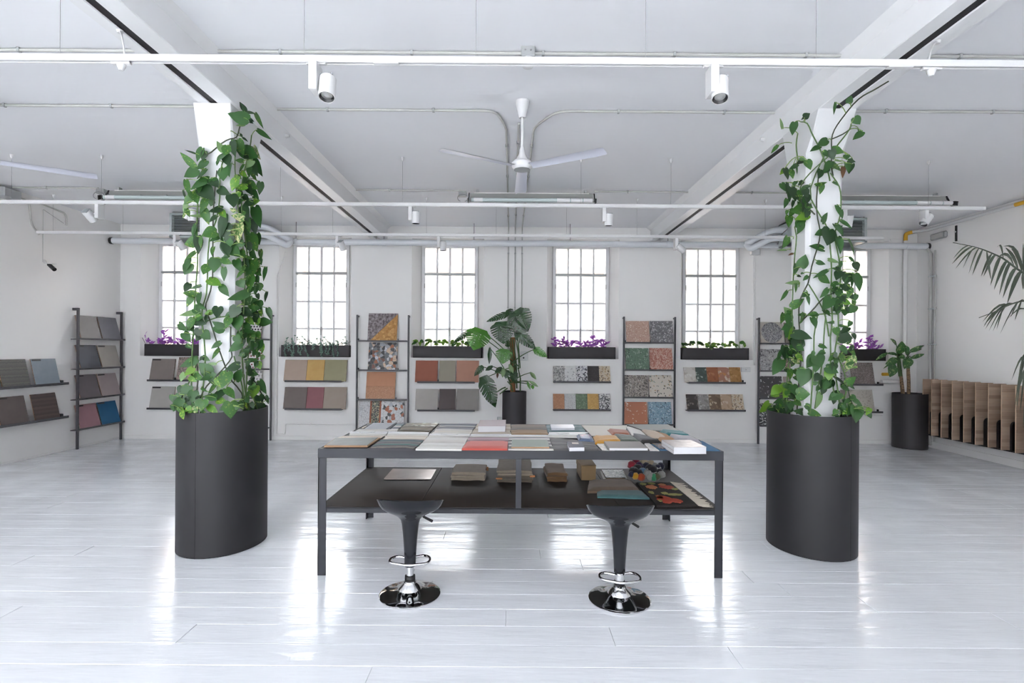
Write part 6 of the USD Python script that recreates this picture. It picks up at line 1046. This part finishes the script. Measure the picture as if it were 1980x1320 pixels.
def monstera():
    Y = 8.62; round_pot((P(995, 700, Y)[0], Y), .2, P(995, 757, Y - .1)[2], 'round_planter', 'tall round black planter holding the monstera behind the table'); c = P(995, 757, Y); t = thing('monstera', 'large monstera with split leaves in a black pot before the back wall', 'plant', (c[0], Y, c[2] - .06))
    obj('moss_pole', tubem([(P(997, 0, Y)[0], Y, c[2] - .08), P(991, 652, Y)], [.045, .042], 12), 'coir', t, 40); o = np.array([860, 580]); S = 5.28
    L = [(365, 310, 290, 510, 235, 'leaf_fresh', 8.3), (585, 235, 600, 445, 215, 'leaf_monstera', 8.45), (725, 125, 850, 320, 235, 'leaf_monstera', 8.4), (640, 140, 425, 220, 60, 'leaf_monstera', 8.5), (650, 100, 680, 165, 80, 'leaf_monstera', 8.5), (740, 330, 930, 500, 110, 'leaf_monstera', 8.4), (920, 500, 1045, 580, 75, 'leaf_fresh', 8.4), (610, 510, 590, 650, 150, 'leaf_fresh', 8.4), (270, 320, 80, 440, 60, 'leaf_monstera', 8.4), (400, 800, 520, 1095, 150, 'leaf_monstera', 8.3), (460, 490, 455, 655, 45, 'leaf_monstera', 8.4), (385, 680, 300, 775, 60, 'leaf_monstera', 8.4), (485, 675, 415, 720, 45, 'leaf_monstera', 8.4), (650, 470, 640, 400, 60, 'leaf_monstera', 8.7), (700, 740, 720, 840, 80, 'leaf_monstera', 8.42), (660, 660, 700, 750, 45, 'leaf_pale', 8.4), (875, 740, 935, 810, 40, 'leaf_pale', 8.45), (870, 830, 955, 885, 35, 'leaf_pale', 8.45), (845, 835, 875, 915, 30, 'leaf_fresh', 8.45), (895, 870, 900, 910, 35, 'leaf_fresh', 8.45), (580, 690, 510, 740, 50, 'leaf_monstera', 8.45), (600, 700, 590, 790, 50, 'leaf_pale', 8.4), (640, 720, 620, 800, 60, 'leaf_monstera', 8.45), (540, 740, 535, 800, 25, 'leaf_brown', 8.4)]
    r = random.Random(1)
    for k, (bx, by, tx, ty, w, m, y) in enumerate(L):
        a, b = P(*(o + np.array([bx, by]) / S), y), P(*(o + np.array([tx, ty]) / S), y - .03); n = (r.uniform(-.25, .25), -1, r.uniform(.0, .35))
        if w > 55: obj('leaf', monstera_leaf(a, b, w / S * y / FPX * 1.15, n, k), m, t)
        else: obj('leaf', leaf_mesh(a, b, w / S * y / FPX, n, .3, .1, LANCE), m, t, True)
        foot = P(995 + r.uniform(-10, 12), 740 if k > 9 else 700 + r.uniform(0, 30), Y - .06); mid = (foot + a) / 2 + [(a[0] - foot[0]) * -.12, -.03, .04]
        obj('petiole', tubem([(1 - s) ** 2 * foot + 2 * s * (1 - s) * mid + s * s * a for s in np.linspace(0, 1, 8)], np.linspace(.009, .006, 8), 6), 'cane_green', t, True)
    for x0, y0, x1, y1 in ((748, 690, 770, 930), (700, 400, 735, 900), (640, 830, 690, 930), (560, 960, 640, 900), (530, 940, 620, 890)):
        a, b = P(*(o + np.array([x0, y0]) / S), 8.5), P(*(o + np.array([x1, y1]) / S), 8.55); obj('stem', tubem([a, (a + b) / 2 + [.02, 0, .02], b], [.008, .011, .012], 7), 'cane_green', t, True)
monstera()
def dieffenbachia():
    C = (6.76, 8.78); h = .92; round_pot(C, .25, h, 'round_planter', 'tall round black planter with the variegated plant in the right corner'); t = thing('dieffenbachia', 'variegated dieffenbachia with two canes in the right corner', 'plant', (C[0], C[1], h - .06)); y = 8.72
    obj('cane', tubem(bend([P(1746.5, 768, y), P(1743, 735, y), P(1738, 690, y)], .1), [.03, .028, .027, .026, .025, .024, .023, .022][:len(bend([0, 1, 2] and [P(1746.5, 768, y), P(1743, 735, y), P(1738, 690, y)], .1))], 10), 'cane', t, True)
    obj('cane', tubem([P(1757, 768, y), P(1757, 735, y), P(1755, 695, y)], [.028, .026, .024], 10), 'cane', t, True)
    S, o = 9.43, np.array([1680, 640])
    obj('green_stem', tubem([P(1741, 727, y - .01), P(1738, 700, y - .01), P(1737, 683, y - .01)], [.03, .028, .02], 10), 'cane_green', t, True); obj('green_stem', tubem([P(1756, 712, y - .01), P(1755, 690, y - .01)], [.028, .02], 10), 'cane_green', t, True)
    D = [(500, 250, 400, 135, 75), (540, 405, 610, 185, 185), (700, 420, 640, 260, 150), (760, 350, 1015, 255, 55), (770, 380, 965, 315, 45), (775, 490, 1015, 415, 70), (330, 400, 125, 525, 60), (510, 420, 330, 400, 55), (510, 510, 310, 600, 120), (440, 600, 390, 835, 170), (660, 510, 650, 690, 115), (740, 500, 760, 640, 100), (420, 560, 270, 680, 30), (580, 490, 640, 430, 90), (620, 440, 560, 420, 50)]
    r = random.Random(5)
    for bx, by, tx, ty, w in D:
        a, b = P(*(o + np.array([bx, by]) / S), y - .1), P(*(o + np.array([tx, ty]) / S), y - .16); obj('leaf', leaf_mesh(a, b, w / S * y / FPX * 1.05, (r.uniform(-.2, .2), -1, .4), .3, .12, [(0, .25), (.12, .7), (.3, 1.0), (.5, .98), (.7, .75), (.87, .4), (1, .02)]), 'leaf_dieff', t, True)
        f = P(1738 if tx < 690 and bx < 640 else 1755, 690, y - .03); obj('petiole', tubem([f, (f + a) / 2 + [0, 0, .02], a], .006, 6), 'cane_green', t, True)
dieffenbachia()
# ---------------------------------------------------------------- flooring panels on the right wall
def panels():
    XF, XW = 6.855, XR; ys = [8.62, 8.44, 8.25, 8.045, 7.84, 7.64, 7.435, 7.235, 7.03, 6.83, 6.63]; z0, z1 = .255, 1.17
    for k, n in enumerate(('plank_panel',)):
        for i in range(4):
            c = ['ad9683', 'b59d89', 'a18a79', 'bba591'][i]; mat(f'wood_panel_{i}', c, .6, var=((3, 3, 45), ['9a8472', 'a58f7c', '907a6a', 'ac9683'][i], .3))
    mat('panel_edge', 'cdb294', .6)
    t = thing('panel_rack', 'black wall rack with rounded dividers holding wooden flooring panels', 'rack', (XW - .1, 7.7, z0 - .02))
    obj('base_rail', boxm((XW - .17, 6.5, z0 - .02), (XW, 8.64, z0 - .002), .002), 'black', t); obj('back_rail', boxm((XW - .012, 6.5, z0), (XW - .002, 8.64, z0 + .4), .002), 'black', t)
    for Y in ys:
        pr = [(XW - .012, z0)] + [(XW - .165, z0)] + [(XW - .165 + .06 * (1 - math.cos(a)), z0 + .34 + .06 * math.sin(a)) for a in np.linspace(0, math.pi / 2, 6)] + [(XW - .012, z0 + .40)]
        obj('divider', B().prism(pr, Y - .055, Y - .02, M=[[1, 0, 0, 0], [0, 0, 1, 0], [0, 1, 0, 0]]), 'black', t)
    for i, Y in enumerate(ys):
        p = thing('flooring_panel', f'wooden flooring sample panel, number {i + 1} counted from the corner of the right wall', 'flooring panel', ((XF + XW) / 2, Y, z0), 'wooden flooring panels on the right wall'); r = random.Random(i)
        x1 = XW - .013; obj('core', boxm((XF, Y, z0), (x1, Y + .012, z1), .0015), 'panel_edge', p); n = 17; hh = (z1 - z0) / n
        for j in range(n): obj('slat', boxm((XF + .001, Y - .006, z0 + j * hh + .0012), (x1, Y + .0, z0 + (j + 1) * hh - .0012), .0008), f'wood_panel_{(i + r.randrange(3)) % 4}', p)
panels()
# ---------------------------------------------------------------- the palm at the right edge
def palm():
    c = (5.75, 4.95); round_pot(c, .22, .5, 'palm_pot', 'black pot of the palm beside the right wall'); t = thing('kentia_palm', 'grey-green palm whose fronds reach in at the right edge', 'palm', (c[0], c[1], .44)); r = random.Random(7); crown = np.array([c[0], c[1], 1.1])
    obj('trunk', tubem([(c[0], c[1], .44), crown], [.035, .028], 10), 'cane_green', t, 40)
    def frond(pts, leaflets, Y0, Y1):
        n = len(pts); p = np.array([P(x, y, Y0 + (Y1 - Y0) * i / (n - 1)) for i, (x, y) in enumerate(pts)]); q = bend(np.vstack([crown, (crown + p[0]) / 2 + [.1, 0, .35], p]), .5, 7)
        obj('rachis', tubem(q, np.linspace(.011, .003, len(q)), 6), 'leaf_palm', t, True)
        for bx, by, tx, ty, w, sag in leaflets:
            s = np.interp(bx, [min(x for x, _ in pts), max(x for x, _ in pts)], [Y1, Y0]); a, b = P(bx, by, s), P(tx, ty, s - r.uniform(-.05, .1)); G = []
            L = np.linalg.norm(b - a); d = b - a; side = np.cross(d / L, [0, -1, 0]); side /= np.linalg.norm(side)
            for u, k in ((0, .35), (.15, .8), (.35, 1), (.55, .9), (.75, .6), (.9, .3), (1, .03)):
                m = a + d * u + np.array([0, 0, 1]) * sag * L * math.sin(math.pi * u ** .8); wv = w * s / FPX / 2 * k; G.append([m - side * wv, m + np.array([0, -wv * .3, 0]), m + side * wv])
            obj('leaflet', B().grid(np.array(G)), 'leaf_palm', t, True)
    frond([(1985, 532), (1960, 515), (1940, 499), (1915, 488), (1895, 480), (1870, 474), (1843, 469)], [(1975, 524, 1947, 588, 9, .12), (1965, 518, 1939, 576, 8, .15), (1955, 508, 1932, 570, 7, .15), (1948, 503, 1922, 560, 7, .12), (1935, 496, 1915, 552, 7, .1), (1925, 492, 1902, 534, 6, .1), (1918, 490, 1897, 534, 5, .08), (1908, 486, 1916, 540, 5, -.05), (1900, 482, 1880, 532, 5, .05), (1893, 480, 1873, 529, 3, .1), (1888, 479, 1847, 520, 3, .1), (1880, 477, 1841, 510, 4, .1), (1872, 475, 1843, 500, 2.5, .1), (1885, 479, 1862, 518, 2.5, .1), (1960, 512, 1926, 500, 6, .5), (1968, 518, 1944, 478, 7, .15), (1976, 524, 1955, 480, 7, .2), (1980, 528, 1940, 476, 6, .3), (1982, 530, 1978, 470, 7, 0), (1940, 500, 1928, 478, 4, .6), (1978, 528, 1978, 560, 7, 0)], 4.9, 4.6)
    frond([(1990, 580), (1965, 584), (1945, 592), (1925, 602), (1893, 614)], [(1960, 586, 1903, 628, 4, .15), (1950, 590, 1900, 622, 4, .15), (1945, 592, 1920, 640, 3, .1), (1940, 594, 1927, 637, 3, .05), (1935, 597, 1905, 636, 3, .1), (1975, 582, 1962, 620, 4, .05), (1968, 583, 1955, 612, 4, .05), (1985, 582, 1934, 645, 3, .25), (1985, 600, 1950, 615, 3, .2), (1925, 602, 1902, 632, 3, .1), (1955, 588, 1912, 640, 3, .2)], 5.0, 4.75)
    frond([(1990, 690), (1982, 700), (1976, 716)], [(1988, 690, 1962, 790, 5, .35), (1984, 705, 1965, 795, 5, .35), (1990, 700, 1972, 800, 5, .3), (1990, 720, 1978, 830, 5, .2), (1986, 694, 1956, 735, 4, .3), (1992, 710, 1968, 760, 5, .3)], 5.0, 4.9)
palm()
